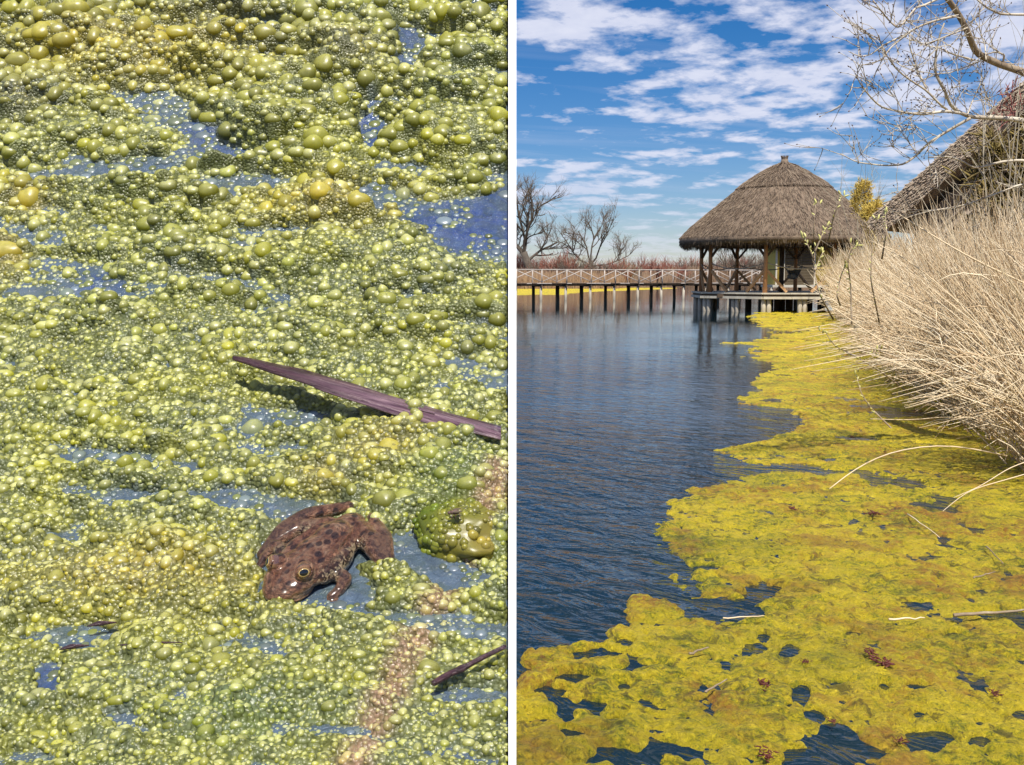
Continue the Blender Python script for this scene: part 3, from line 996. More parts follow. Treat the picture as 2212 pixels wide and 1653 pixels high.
# ------------------------------------------------------------------ bare trees and shrubs
def grow(p, d, L, r, lev, rng, out, spread=0.55, curl=0.18, kids=(3, 5), up=0.1, shrink=(0.55, 0.8), K=5):
    """recursive bare branch: appends (level, path, radii)"""
    pts = [p]
    dd = unit(d)
    for k in range(K - 1):
        dd = unit(dd + rng.normal(0, curl, 3) + np.array([0, 0, up]))
        pts.append(pts[-1] + dd * L / (K - 1))
    rad = r * np.linspace(1, 0.55 if lev > 0 else 0.35, K)
    out.append((lev, np.array(pts), rad))
    if lev == 0:
        return
    for _ in range(rng.integers(kids[0], kids[1] + 1)):
        f = rng.uniform(0.3, 1.0) * (K - 1)
        i = min(int(f), K - 2)
        q = pts[i] + (pts[i + 1] - pts[i]) * (f - i)
        side = unit(rng.normal(0, 1, 3))
        nd = unit(dd * 0.7 + side * spread + np.array([0, 0, up]))
        grow(q, nd, L * rng.uniform(*shrink), max(r * rng.uniform(0.42, 0.62), 0.004), lev - 1, rng, out, spread, curl, kids, up, shrink, K)


def twig_mesh(out, levels, sides):
    sel = [(a, b) for (l, a, b) in out if l in levels]
    return tubes(np.array([a for a, b in sel]), np.array([b for a, b in sel]), sides, False)


def far_tree(u, vb, d, height, label, seed, limbs, lean=0.0):
    rng = np.random.default_rng(seed)
    b = P(u, 600, d)
    root = tag(empty('bare_tree', (b[0], b[1], 0.15)), label, 'tree', 'bare trees on the far bank')
    tk = height * 0.30
    fork = np.array([lean * tk, 0, tk])
    MB().tube([(0, 0, -.3), (lean * tk * .3, 0, tk * .5), fork], np.array([.045, .034, .03]) * height, 9).build('trunk', M['bark_dark'], root, True)
    out = []
    for (dx, dz, L, z) in limbs:
        st = fork * np.array([z, 1, z])
        o2 = []
        grow(st, np.array([dx, rng.normal(0, .35), dz]), L * height, 0.0125 * height, 4, rng, o2, 0.62, 0.17, (4, 5), 0.10, (0.45, 0.72))
        V, fs = twig_mesh(o2, (4,), 7)
        build('branch', V, fs, M['bark_dark'], root)
        out += o2
    V, fs = twig_mesh(out, (3, 2), 4)
    V2, fs2 = twig_mesh(out, (1, 0), 3)
    o = build('limbs', V, fs, M['bark_dark'], root)
    o['kind'] = 'stuff'
    o = build('crown', V2, fs2, M['twig_far'], root)
    o['kind'] = 'stuff'


far_tree(1150, 600, 168, 19.0, 'tall bare tree at the left end of the far bank', 3,
         [(-.35, 1, .36, 1), (.12, 1, .42, 1), (.55, .9, .36, .95), (-.75, .8, .28, .8), (.95, .75, .33, .7), (-.1, 1, .4, 1)], -0.25)
far_tree(1276, 600, 168, 12.3, 'broad bare willow with a thick forked trunk on the far bank', 8,
         [(-.9, .9, .42, .9), (-.3, 1, .48, 1), (.2, 1, .5, 1), (.7, .8, .46, 1), (1.1, .5, .46, .9), (-1.0, .35, .30, .75)], 0.0)


def shrub_mesh(name, seed, h, spread, stems, mat, lev=2):
    rng = np.random.default_rng(seed)
    out = []
    for k in range(stems):
        a = rng.uniform(0, 6.28)
        s = rng.uniform(0, spread)
        grow(np.array([math.cos(a) * s * .4 * h, math.sin(a) * s * .4 * h, 0]), np.array([math.cos(a) * s, math.sin(a) * s, 1]), h * rng.uniform(.45, .7), .012 * h + .006, lev, rng, out, .5, .14, (4, 6), .12, (.45, .7), 4)
    V, fs = twig_mesh(out, tuple(range(lev + 1)), 3)
    me_o = build(name, V, fs, mat)
    me = me_o.data
    bpy.data.objects.remove(me_o)
    return me


SHR = [shrub_mesh('twigs', 1, 1.0, .55, 17, M['twig_red']), shrub_mesh('twigs', 2, 1.0, .7, 16, M['twig_far']), shrub_mesh('twigs', 3, 1.0, .6, 18, M['twig_pale'])]
rng = np.random.default_rng(77)


def shrub(kind, u, d, h, label, group, wide=1.3, cat='shrub'):
    d = d + float(far_shore(u)) - 150
    h = h * (d / 165.0) ** .9
    b = P(u, 600, d)
    o = shape_copy(SHR[kind], 'bare_shrub', (b[0], b[1], 0.1), rng.uniform(0, 6.28), (h * wide, h * wide, h))
    tag(o, label, cat, group)


for k in range(30):
    u = 1060 + k * 25 + rng.uniform(-8, 8)
    h = rng.uniform(3.4, 4.8) * (1.25 if u < 1260 else 1.0)
    shrub(0, u, rng.uniform(160, 174), h, 'reddish bare shrub in the row along the far bank', 'red shrubs on the far bank')
for k in range(14):
    u = 1090 + k * 52 + rng.uniform(-15, 15)
    shrub(1, u, rng.uniform(158, 166), rng.uniform(3.0, 4.6), 'brown bare shrub among the red shrubs of the far bank', 'brown shrubs on the far bank')
shrub(2, 1346, 160, 5.0, 'pale round shrub standing right of the broad far willow', None, 1.0)
shrub(2, 1240, 162, 5.5, 'pale twiggy bush at the foot of the broad far willow', None, 1.0)
shrub(1, 1592, 150, 6.0, 'rounded brown bush seen through the gazebo beside its left posts', None, .9)
shrub(1, 1662, 140, 5.6, 'reddish brown bush seen through the gazebo left of the hanging chair', None, .8)


def build_far_reeds():
    rng = np.random.default_rng(4)
    n = 10000
    u = rng.uniform(650, 1830, n)
    d = rng.uniform(-2, 10, n) + far_shore(u)
    b = P(u, 600 + 0 * u, d)
    b[:, 2] = 0.0
    h = rng.uniform(1.6, 2.9, n) * (d / 155) ** .85 * (0.75 + .5 * fbm(b[:, 0] * .12, d * .1, 2, 3))
    tip = b + np.stack([rng.normal(.1, .25, n), rng.normal(0, .2, n), h], -1)
    V, fs = tubes(np.stack([b, (b + tip) / 2 + rng.normal(0, .05, (n, 3)), tip], 1), np.full((n, 3), .042) * [1, .9, .5], 3, False)
    tag(build('far_reed_belt', V, fs, M['far_reeds']), 'belt of dry brown reeds along the far bank', 'reeds', kind='stuff')


build_far_reeds()


# ------------------------------------------------------------------ reed bed on the right shore
def reed_paths(base, lean, L, rng, K=5, droop=0.5):
    """bent stems: base (n,3), lean (n,2) horizontal lean per metre"""
    n = len(base)
    t = np.linspace(0, 1, K)[None, :, None]
    Lc = L[:, None, None]
    lx = np.concatenate([lean, np.zeros((n, 1))], 1)[:, None, :]
    m = np.linalg.norm(lean, axis=1)[:, None, None]
    curve = t * 0.75 + droop * t * t * 0.5
    hor = lx * curve * Lc
    ver = np.sqrt(np.maximum(0.04, 1 - np.minimum(m * (0.75 + .4 * t), .97) ** 2)) * t * Lc
    p = base[:, None, :] + hor
    p[:, :, 2] += ver[:, :, 0]
    ang = rng.uniform(0, 6.28, (n, 1))
    k = rng.normal(0, .03, (n, 1)) * L[:, None]
    s = np.sin(np.linspace(0, 1, K) * 3.14)[None] * k
    p[:, :, 0] += s * np.cos(ang)
    p[:, :, 1] += s * np.sin(ang)
    return p


def build_reeds():
    rng = np.random.default_rng(31)
    V_all, F4 = [], []
    paths, rads = [], []

    def zone(n, y0, y1, off0, off1, len0, len1, leanx, leansd, r0, r1, droop=.5, ypow=1.0):
        y = y0 + (y1 - y0) * rng.uniform(0, 1, n) ** ypow
        x = bank_x(y) + rng.uniform(off0, off1, n)
        clump = fbm(x * .9, y * .9, 3, 71)
        k = clump > .33
        x, y = x[k], y[k]
        m_ = len(x)
        b = np.stack([x, y, np.full(m_, -.05)], -1)
        sway = fbm(x * .7 + 5, y * .7, 3, 75) - .5
        ln = np.stack([rng.normal(leanx, leansd, m_) + sway * .9, rng.normal(-.05, leansd * .9, m_) + (fbm(x * .7, y * .7 + 9, 3, 76) - .5) * .6], -1)
        nrm_ = np.linalg.norm(ln, axis=1, keepdims=True)
        ln = ln * np.minimum(1, .82 / np.maximum(nrm_, .01))
        L = rng.uniform(len0, len1, m_) * (0.8 + .4 * clump[k])
        pp = reed_paths(b, ln, L, rng, 5, droop)
        paths.append(pp)
        rr = rng.uniform(r0, r1, m_)[:, None] * np.array([1, .95, .85, .65, .3])
        rads.append(rr)

    # inner stands, upright
    zone(4600, 8.5, 16, .3, 5.0, 2.0, 3.0, -.10, .24, .004, .008)
    zone(4400, 16, 28, .2, 5.5, 2.2, 3.0, -.10, .22, .0055, .011)
    zone(3800, 28, 52, 0, 7, 2.2, 3.1, -.10, .15, .011, .02)
    # shore edge, fanning out over the water
    zone(3000, 8.0, 14, -.1, 1.2, 1.6, 2.8, -.28, .26, .0035, .007, .45)
    zone(2800, 14, 24, -.1, 1.3, 1.6, 2.8, -.28, .24, .0045, .010, .45)
    zone(1800, 24, 46, -.2, 1.6, 1.6, 2.8, -.30, .18, .010, .018, .4)
    # flattened stems at the foot
    zone(1200, 8.6, 30, -.3, .8, .5, 1.5, -.45, .50, .004, .009, .2, 1.4)
    # broken and wind-crossed stems
    zone(700, 8.6, 20, .0, 4.0, 1.2, 2.6, -.3, .5, .004, .008, .3)
    zone(600, 20, 46, .0, 4.0, 1.4, 2.8, -.2, .45, .008, .014, .3)
    paths_, rads_ = np.concatenate(paths), np.concatenate(rads)
    # narrow leaves hanging off the stems
    n = 4500
    near = np.where(paths_[:, 0, 1] < 26)[0]
    i = rng.choice(near, n)
    k = rng.integers(1, 4, n)
    p0 = paths_[i, k]
    a_ = rng.uniform(0, 6.28, n)
    Lf = rng.uniform(.2, .55, n)
    o_ = np.stack([np.cos(a_) - .25, np.sin(a_), 0 * a_], -1) * Lf[:, None]
    up_ = rng.uniform(.3, 1.0, n)[:, None] * Lf[:, None] * np.array([0, 0, 1.0])
    lp = np.stack([p0, p0 + o_ * .25 + up_ * .5, p0 + o_ * .6 + up_ * .65, p0 + o_ * .85 + up_ * .5, p0 + o_ * 1.1 + up_ * .1], 1)
    lr_ = np.array([.003, .0055, .005, .0035, .001])[None] * rng.uniform(.7, 1.3, n)[:, None] * np.where(p0[:, 1] > 15, 1.5, 1.0)[:, None]
    paths_, rads_ = np.concatenate([paths_, lp]), np.concatenate([rads_, lr_])
    V, fs = tubes(paths_, rads_, 3, False)
    tag(build('reed_bed', V, fs, M['reeds']), 'dense stand of dry straw coloured reeds leaning over the right shore', 'reeds', kind='stuff')
    # a few single stems that stand out
    def stem(pts, ds, r, label):
        p = np.array([P(a, b, dd) for (a, b), dd in zip(pts, ds)])
        t0 = np.linspace(0, 1, len(p))
        t = np.linspace(0, 1, 14)
        # smooth by quadratic resampling
        q = np.stack([np.interp(t, t0, p[:, i]) for i in range(3)], -1)
        for _ in range(3):
            q[1:-1] = (q[:-2] + 2 * q[1:-1] + q[2:]) / 4
        o = empty('lone_reed', q[0])
        MB().tube(q - q[0], r * np.linspace(1, .5, len(q)), 6).build('stalk', M['reeds'], o, True)
        tag(o, label, 'reed', 'single reed stems')

    stem([(2175, 985), (2050, 958), (1930, 972), (1850, 1010), (1792, 1056)], [8.6, 8.5, 8.3, 8.1, 7.9], .007, 'long bleached reed arching low over the algae beside the blue gap')
    stem([(2230, 620), (2100, 560), (2000, 500), (1905, 440)], [9, 9, 9.2, 9.4], .010, 'straight pale reed slanting up left across the top of the reed bed')
    stem([(2190, 790), (2060, 640), (1960, 560), (1880, 520)], [9.5, 9.5, 9.6, 9.8], .008, 'slanting pale reed below the house roof, nearest the gazebo')
    stem([(2110, 880), (2000, 800), (1900, 735), (1800, 665)], [11, 11, 11.2, 11.4], .012, 'thick bleached stalk leaning down left from the reeds towards the gazebo')
    stem([(2150, 905), (2040, 900), (1970, 908), (1880, 905)], [9.6, 9.5, 9.4, 9.3], .006, 'thin horizontal reed reaching out over the algae below the reed bed')
    stem([(2230, 1020), (2160, 1040), (2090, 1060), (2030, 1110)], [7.6, 7.5, 7.4, 7.2], .004, 'broken reed trailing on the algae at the right edge')
    stem([(2240, 990), (2180, 1010), (2120, 1050), (2060, 1075)], [7.7, 7.6, 7.5, 7.4], .004, 'thin reed fallen beside the broken one at the right edge')


build_reeds()


# ------------------------------------------------------------------ willow reaching in from the right
def smooth_path(p, n=16, it=2):
    p = np.asarray(p, float)
    seg = np.concatenate([[0], np.cumsum(np.linalg.norm(np.diff(p, axis=0), axis=1))])
    t = np.linspace(0, seg[-1], n)
    q = np.stack([np.interp(t, seg, p[:, i]) for i in range(3)], -1)
    for _ in range(it):
        q[1:-1] = (q[:-2] + 2 * q[1:-1] + q[2:]) / 4
    return q


def build_willow():
    rng = np.random.default_rng(101)
    base = np.array([P(2420, 600, 9.0)[0], 9.0, 0.1])
    root = tag(empty('willow_tree', base), 'bare willow reaching in from the right with budding pale twigs', 'tree')
    MB().tube(np.array([(0, 0, -.4), (-.05, 0, 1.2), (-.25, .05, 2.4), (-.5, 0, 3.4), (-.4, 0.1, 5)]) , [.20, .17, .15, .12, .08], 10).build('trunk', M['bark_main'], root, True)
    B = [  # traced limbs: points, distance at start and end, radius at start and end in metres, bark
        ([(2330, 215), (2212, 156), (2160, 140), (2107, 115), (2095, 82), (2082, 50), (2066, 24), (2040, -12), (2010, -60)], 9.0, 8.2, .036, .020, 0),
        ([(2340, 300), (2212, 260), (2150, 254), (2097, 254), (2076, 245), (2052, 231), (2040, 190), (2018, 163), (2018, 135), (2030, 70), (2040, 50)], 9.0, 8.4, .028, .006, 1),
        ([(2076, 245), (2040, 240), (1994, 248), (1958, 244), (1905, 233), (1886, 216), (1862, 188), (1845, 154)], 8.6, 8.0, .013, .004, 1),
        ([(2097, 255), (2054, 279), (2006, 308), (1982, 334), (1953, 356), (1910, 358), (1850, 351), (1816, 332)], 8.6, 9.2, .013, .004, 1),
        ([(2045, 236), (2033, 228), (2001, 195), (1958, 168), (1936, 149), (1917, 123), (1903, 96), (1898, 76)], 8.5, 8.0, .010, .0035, 1),
        ([(2001, 192), (1982, 152), (1965, 101), (1965, 72)], 8.3, 8.4, .008, .005, 1),
        ([(2070, 34), (2025, 43), (1982, 58), (1965, 70), (1905, 99), (1883, 118), (1855, 123), (1833, 111)], 8.3, 7.9, .011, .0035, 1),
        ([(2050, -14), (2001, 10), (1977, 17), (1958, 43), (1939, 63), (1919, 43), (1898, 17), (1880, -8)], 8.3, 7.8, .010, .004, 1),
        ([(1965, 70), (1925, 102), (1905, 128), (1880, 140), (1860, 140)], 8.2, 8.0, .006, .003, 1),
        ([(2260, 30), (2212, 32), (2162, 31), (2130, 16), (2100, -10)], 8.6, 8.2, .012, .006, 1),
        ([(2090, 60), (2060, 72), (2020, 88), (1985, 100)], 8.3, 8.0, .007, .003, 1),
        ([(2105, 130), (2060, 118), (2030, 104), (1995, 98), (1970, 82)], 8.6, 8.4, .008, .003, 1),
        ([(2115, 133), (2085, 145), (2050, 158), (2010, 160)], 8.6, 8.8, .007, .003, 1),
        ([(2330, 380), (2212, 346), (2165, 349), (2105, 366), (2081, 349), (2050, 338), (2005, 340)], 9.2, 9.0, .018, .005, 1),
        ([(2340, 470), (2212, 395), (2150, 420), (2080, 445), (2010, 455), (1960, 470)], 9.4, 9.4, .013, .004, 1),
        ([(2130, 130), (2128, 100), (2115, 60), (2098, 30)], 8.7, 8.9, .007, .003, 1),
        ([(2165, 142), (2170, 118), (2150, 112), (2130, 118), (2122, 140)], 8.8, 8.9, .009, .004, 1),
        ([(2090, 248), (2100, 220), (2118, 180), (2122, 150)], 8.6, 8.9, .006, .003, 1),
        ([(1982, 334), (1965, 310), (1950, 290), (1935, 262)], 9.0, 9.0, .005, .003, 1),
    ]
    tw, buds = [], []
    allp = []
    for (px, d0, d1, r0, r1, mk) in B:
        p = np.array([P(a, b, d0 + (d1 - d0) * i / (len(px) - 1) + rng.normal(0, .05)) for i, (a, b) in enumerate(px)])
        q = smooth_path(p, 26, 1)
        MB().tube(q - base, np.linspace(r0, r1, len(q)), 7).build('branch', M['bark_pale'] if mk else M['bark_main'], root, True)
        allp.append((q, r0, r1))
        # side shoots
        L = np.linalg.norm(np.diff(q, axis=0), axis=1).sum()
        for k in range(int(L * (11 if mk else 7))):
            f = rng.uniform(.08, 1)
            i = min(int(f * 25), 24)
            s = q[i]
            d = unit(q[i + 1] - q[i])
            side = unit(np.array([rng.normal(), rng.normal() * .6, rng.normal() + .5]))
            out = []
            grow(s, unit(d * .7 + side * .9), rng.uniform(.12, .5), .0035, 1, rng, out, .8, .16, (1, 3), .06, (.4, .8), 5)
            tw += out
        for k in range(int(L * 14)):
            i = rng.integers(0, 25)
            buds.append((q[i] + rng.normal(0, .006, 3), unit(q[i + 1] - q[i]), .0075))
    for (l, p, r) in tw:
        for k in range(2 if l == 0 else 4):
            i = rng.integers(1, 5)
            buds.append((p[i], unit(p[i] - p[i - 1]), .0055))
        buds.append((p[-1], unit(p[-1] - p[-2]), .008))
    V, fs = tubes(np.array([a for _, a, _ in tw]) - base, np.array([np.maximum(b, .0018) for _, _, b in tw]), 4, False)
    o = build('twigs', V, fs, M['bark_pale'], root)
    o['kind'] = 'stuff'
    c = np.array([b[0] for b in buds]) - base
    d = np.array([b[1] for b in buds])
    s = np.array([b[2] for b in buds])[:, None]
    d = unit(d + rng.normal(0, .4, d.shape))
    V, fs = tubes(np.stack([c - d * s * .4, c + d * s * .5, c + d * s * 1.8], 1), np.concatenate([s * .45, s * .7, s * .08], 1), 5, False)
    o = build('buds', V, fs, M['bud'], root)
    o['kind'] = 'stuff'


build_willow()


def leafy_shrub(name, label, cat, u, v, d, ru, rv, n, mat, stem_mat, seed, size=.06, group=None, long=2.6, reach=1.0):
    """crown of small needle tufts over real stems, uneven outline"""
    rng = np.random.default_rng(seed)
    c = P(u, v, d)
    k = d / FPX
    rx, rz = ru * k, rv * k
    base = np.array([c[0], c[1], 0.1])
    root = tag(empty(name, base), label, cat, group)
    out = []
    h = c[2] - .1
    for q in range(7):
        a = rng.uniform(0, 6.28)
        out2 = []
        grow(np.array([0, 0, 0.0]), np.array([math.cos(a) * .25 * rx / max(h, .5), math.sin(a) * .25, 1]), h + rz * .5, .016, 2, rng, out2, .6, .08, (3, 5), .05, (.3, .5), 5)
        out += out2
    V, fs = twig_mesh(out, (0, 1, 2), 4)
    build('stems', V, fs, stem_mat, root)
    # clumps
    nc = 46
    cc = unit(rng.normal(0, 1, (nc, 3))) * (rng.uniform(.25, 1.0, (nc, 1)) ** .6) * np.array([rx, rx * .7, rz])
    cs = rng.uniform(.16, .38, nc) * min(rx, rz)
    i = rng.integers(0, nc, n)
    p = cc[i] + rng.normal(0, 1, (n, 3)) * cs[i][:, None] * .6 + (c - base)
    dr = unit(rng.normal(0, 1, (n, 3)) + np.array([0, 0, .9]))
    L = size * rng.uniform(.6, 1.6, (n, 1))
    V, fs = tubes(np.stack([p, p + dr * L * long * .5, p + dr * L * long], 1), np.concatenate([L * .06, L * .16, L * .02], 1), 3, False)
    o = build('foliage', V, fs, mat, root)
    o['kind'] = 'stuff'


leafy_shrub('evergreen_shrub', 'olive brown evergreen shrub in front of the house gable at the right edge', 'shrub', 2215, 405, 19, 100, 125, 12000, M['juniper'], M['bark_main'], 5, .10)
leafy_shrub('rose_bush', 'bush of dark red stems above the olive brown shrub', 'shrub', 2178, 228, 17, 34, 40, 70, M['twig_rose'], M['twig_pale'], 6, .07)
leafy_shrub('golden_bush', 'small golden yellow bush between the gazebo and the house roof', 'bush', 1890, 462, 44, 24, 22, 3000, M['gold'], M['gold'], 7, .08)
leafy_shrub('golden_bush', 'wispy pale yellow bush right beside the gazebo roof', 'bush', 1862, 425, 46, 20, 34, 1600, M['gold'], M['twig_pale'], 8, .07)


def build_catkin_shrub():
    rng = np.random.default_rng(55)
    base = np.array([P(2010, 600, 12)[0], 12.0, 0])
    root = tag(empty('catkin_willow', base), 'young willow shoots with yellow catkins in front of the reeds', 'shrub')
    lines = [[(1800, 690), (1772, 640), (1758, 590), (1760, 540), (1757, 500), (1762, 440)], [(1760, 545), (1775, 510), (1782, 496)], [(1758, 560), (1745, 530), (1738, 512)],
             [(1790, 520), (1800, 470), (1813, 435), (1818, 425)], [(1815, 660), (1808, 640), (1815, 600), (1825, 575)], [(1840, 700), (1838, 620), (1830, 560), (1848, 525)],
             [(1900, 700), (1880, 600), (1885, 520), (1895, 470)], [(1990, 870), (1900, 800), (1830, 760), (1800, 748), (1785, 720)], [(1830, 762), (1850, 770), (1900, 760)],
             [(1940, 940), (1880, 880), (1860, 850), (1850, 810)], [(1760, 585), (1770, 560), (1778, 545)], [(1905, 560), (1915, 500), (1912, 460)]]
    cat = []
    for ln in lines:
        p = np.array([P(a, b, 11.5 + rng.normal(0, .15)) for a, b in ln])
        q = smooth_path(p, 16, 1)
        MB().tube(q - base, np.linspace(.011, .004, 16), 6).build('shoot', M['bark_main'], root, True)
        for k in range(3, 16):
            if rng.random() < .75:
                d = unit(q[min(k + 1, 15)] - q[k - 1])
                cat.append((q[k], unit(d + rng.normal(0, .6, 3)), rng.uniform(.010, .026)))
        tops = q[-1]
        for _ in range(3):
            cat.append((tops + rng.normal(0, .02, 3), unit(np.array([0, 0, 1]) + rng.normal(0, .5, 3)), .028))
    c = np.array([a for a, _, _ in cat]) - base
    d = np.array([a for _, a, _ in cat])
    s = np.array([a for _, _, a in cat])[:, None]
    V, fs = tubes(np.stack([c, c + d * s * .6, c + d * s * 1.6, c + d * s * 2.2], 1), np.concatenate([s * .15, s * .4, s * .36, s * .06], 1), 6, False)
    o = build('catkins', V, fs, M['catkin'], root)
    o['kind'] = 'stuff'


build_catkin_shrub()


# ------------------------------------------------------------------ litter on the algae
def build_litter():
    rng = np.random.default_rng(91)
    spots = [(1880, 1412, 20, 'dark red leaf tuft right of the large pale algae raft'), (1908, 1434, 28, 'largest dark red leaf tuft in the foreground algae'),
             (1650, 1480, 22, 'dark red leaf tuft below the large pale algae raft'), (1655, 1632, 26, 'red leaf tuft at the bottom edge of the algae'),
             (1712, 1100, 14, 'reddish dead leaf on the algae below the blue gap'), (1888, 1112, 20, 'matted red stalks on the algae under the reeds'),
             (1945, 1600, 16, 'small red leaf tuft beside the dark hole at the bottom'), (1840, 945, 8, 'small red leaf below the drooping shoots'),
             (1740, 1430, 12, 'small reddish leaf left of the largest red tuft'), (2150, 1500, 16, 'red stalk tuft near the right edge of the algae'),
             (1800, 1560, 14, 'small red leaf tuft low in the foreground algae')]
    for (u, v, s, lab) in spots:
        c = G(np.array(u), np.array(v), 0.03)
        k = s * np.linalg.norm(c - np.array([0, 0, CAM_H])) / FPX
        n = 26
        p0 = np.stack([rng.normal(0, .3, n) * k, rng.normal(0, .45, n) * k, rng.uniform(0, .2, n) * k], -1)
        dd = unit(np.stack([rng.normal(0, 1, n), rng.normal(0, 1, n), rng.uniform(.0, .3, n)], -1)) * k * .5
        V, fs = tubes(np.stack([p0, p0 + dd * .5, p0 + dd], 1), np.full((n, 3), k * .07) * [.5, 1.1, .3], 4)
        o = build('leaf_tuft', V, fs, M['red_leaf'])
        o.location = c
        tag(o, lab, 'leaf', 'red leaf litter')
    sticks = [([(1490, 1413), (1530, 1397)], .006, 'short red brown stick on the pale algae raft'), ([(1525, 1493), (1570, 1468)], .005, 'thin brown twig below the pale algae raft'),
              ([(1920, 1338), (2000, 1335)], .006, 'pale straw lying across the algae in the middle right'), ([(2060, 1330), (2215, 1318)], .010, 'long dark stalk half sunk in the algae at the right'),
              ([(2130, 1180), (2165, 1215)], .005, 'thin twig on the algae below the reeds'), ([(1960, 1110), (2030, 1160)], .004, 'fine straw on the algae under the arching reed'),
              ([(2100, 1250), (2150, 1235)], .005, 'short twig on the algae near the right edge'), ([(1560, 1336), (1650, 1330)], .004, 'thin straw floating across the dark water hole')]
    for (pp, r, lab) in sticks:
        a, b = G(np.array(pp[0][0]), np.array(pp[0][1]), .05), G(np.array(pp[1][0]), np.array(pp[1][1]), .055)
        t = np.linspace(0, 1, 8)[:, None]
        q = a + (b - a) * t + rng.normal(0, .0022, (8, 3))
        V, fs = tubes((q - a), r * np.linspace(1, .5, 8), 6)
        o = build('stick', V, fs, M['bark_main'] if 'straw' not in lab else M['reeds'])
        o.location = a
        tag(o, lab, 'stick', 'sticks on the algae')


build_litter()


# ------------------------------------------------------------------ close-up pond: a curved bank of bubbly algae with the frog
PHI = math.radians(36)          # slope of the surface against the line of sight
SPH, CPH = math.sin(PHI), math.cos(PHI)
TH_B = -PITCH + math.atan((PH / 2 - 1700) / FPX)
R_B = 1.85


def pond(u, v, h=0.0):
    """point of the pond surface (h = height above it, in photo pixels), with scale and axes"""
    u, v, h = np.broadcast_arrays(np.asarray(u, float), np.asarray(v, float), np.asarray(h, float))
    th = -PITCH + np.arctan((PH / 2 - v) / FPX)
    r = R_B * np.exp((th - TH_B) / math.tan(PHI))
    y, z = r * np.cos(th), r * np.sin(th)
    depth = y * CP - z * SP
    x = (u - PW / 2) / FPX * depth
    sc = depth / FPX
    ta = th + PHI                                  # direction of the surface going up-slope
    T = np.stack([0 * th, np.cos(ta), np.sin(ta)], -1)
    N = np.stack([0 * th, -np.sin(ta), np.cos(ta)], -1)
    p = np.stack([x, y, z + CAM_H], -1) + N * (h * sc)[..., None]
    return p, sc, T, N


# open water: (u, v, half-width, half-height, depth)
POOLS = [(1040, 490, 105, 55, 60), (930, 480, 70, 22, 34), (1085, 430, 50, 24, 34), (445, 285, 42, 26, 34), (800, 275, 26, 46, 36), (470, 325, 90, 12, 22), (880, 95, 30, 50, 20), (215, 620, 40, 34, 26),
         (440, 345, 150, 14, 18), (620, 500, 130, 12, 16), (890, 1195, 60, 46, 44), (985, 1255, 60, 24, 40), (950, 1205, 40, 50, 40), (105, 1470, 26, 36, 34), (170, 1405, 40, 12, 26), (250, 1545, 100, 12, 14), (540, 1312, 38, 14, 40),
         (690, 1225, 122, 78, 26), (760, 1290, 60, 20, 30), (90, 1160, 70, 14, 14), (30, 1390, 60, 12, 18), (1040, 1360, 50, 16, 20), (900, 1330, 120, 12, 12), (640, 965, 30, 7, 24), (1000, 1500, 90, 14, 16),
         (330, 1070, 110, 10, 16), (180, 860, 60, 10, 16), (250, 985, 130, 9, 14), (610, 1090, 70, 10, 10), (850, 640, 90, 10, 14), (1000, 700, 90, 8, 14), (300, 640, 70, 10, 14), (120, 720, 90, 10, 12)]
# mounds: (u, v, half-width, half-height, height)
MOUNDS = [(300, 1265, 260, 70, 60), (90, 1330, 90, 40, 24), (760, 135, 80, 60, 60), (490, 15, 80, 40, 60), (50, 245, 90, 55, 70), (610, 260, 150, 70, 36), (930, 960, 170, 60, 40), (985, 1040, 130, 60, 46),
          (200, 235, 90, 30, 30), (280, 120, 200, 60, 30), (750, 460, 120, 40, 40), (250, 420, 150, 30, 30), (600, 1500, 200, 60, 24), (320, 580, 140, 40, 30), (700, 720, 150, 40, 28), (960, 300, 100, 50, 30),
          (880, 1100, 60, 40, 20), (480, 160, 120, 40, 34), (1040, 100, 80, 40, 34), (820, 985, 90, 40, 30), (170, 900, 160, 40, 24), (1050, 1180, 60, 60, 34), (540, 1160, 30, 60, 10)]


def mound(u, v):
    a, b = u, v / SPH
    ar, br = a + 0.22 * b, b - 0.16 * a
    n1 = fbm(ar / 170, br / 80, 4, 201)
    n2 = fbm(ar / 60 + 7, br / 42, 3, 207)
    rid = 1 - np.abs(2 * fbm(ar / 330 + 3, br / 120, 3, 213) - 1)
    h = 70 * (n1 - 0.44) + 44 * (n2 - 0.49) + 60 * (rid - .74) + 13
    for (x, y, w_, hh, k) in MOUNDS:
        h = h + k * 0.85 * np.exp(-(((u - x) / w_) ** 2 + ((v - y) / hh) ** 2) * 1.3)
    for (x, y, w_, hh, k) in POOLS:
        h = h - (k + 14) * 1.25 * np.exp(-((((u - x) / w_) ** 2 + ((v - y) / hh) ** 2) ** 1.6) * .9)
    return np.clip(h, -30, 110)


def straw_blur(u, v):  # band of colour standing in for a blurred straw
    line = np.interp(v, [1010, 1130, 1240, 1300, 1420, 1560, 1660], [1098, 1050, 985, 950, 890, 815, 765])
    wd = np.interp(v, [1010, 1250, 1660], [30, 34, 40])
    return np.exp(-((u - line) / wd) ** 2) * sstep(1000, 1060, v)


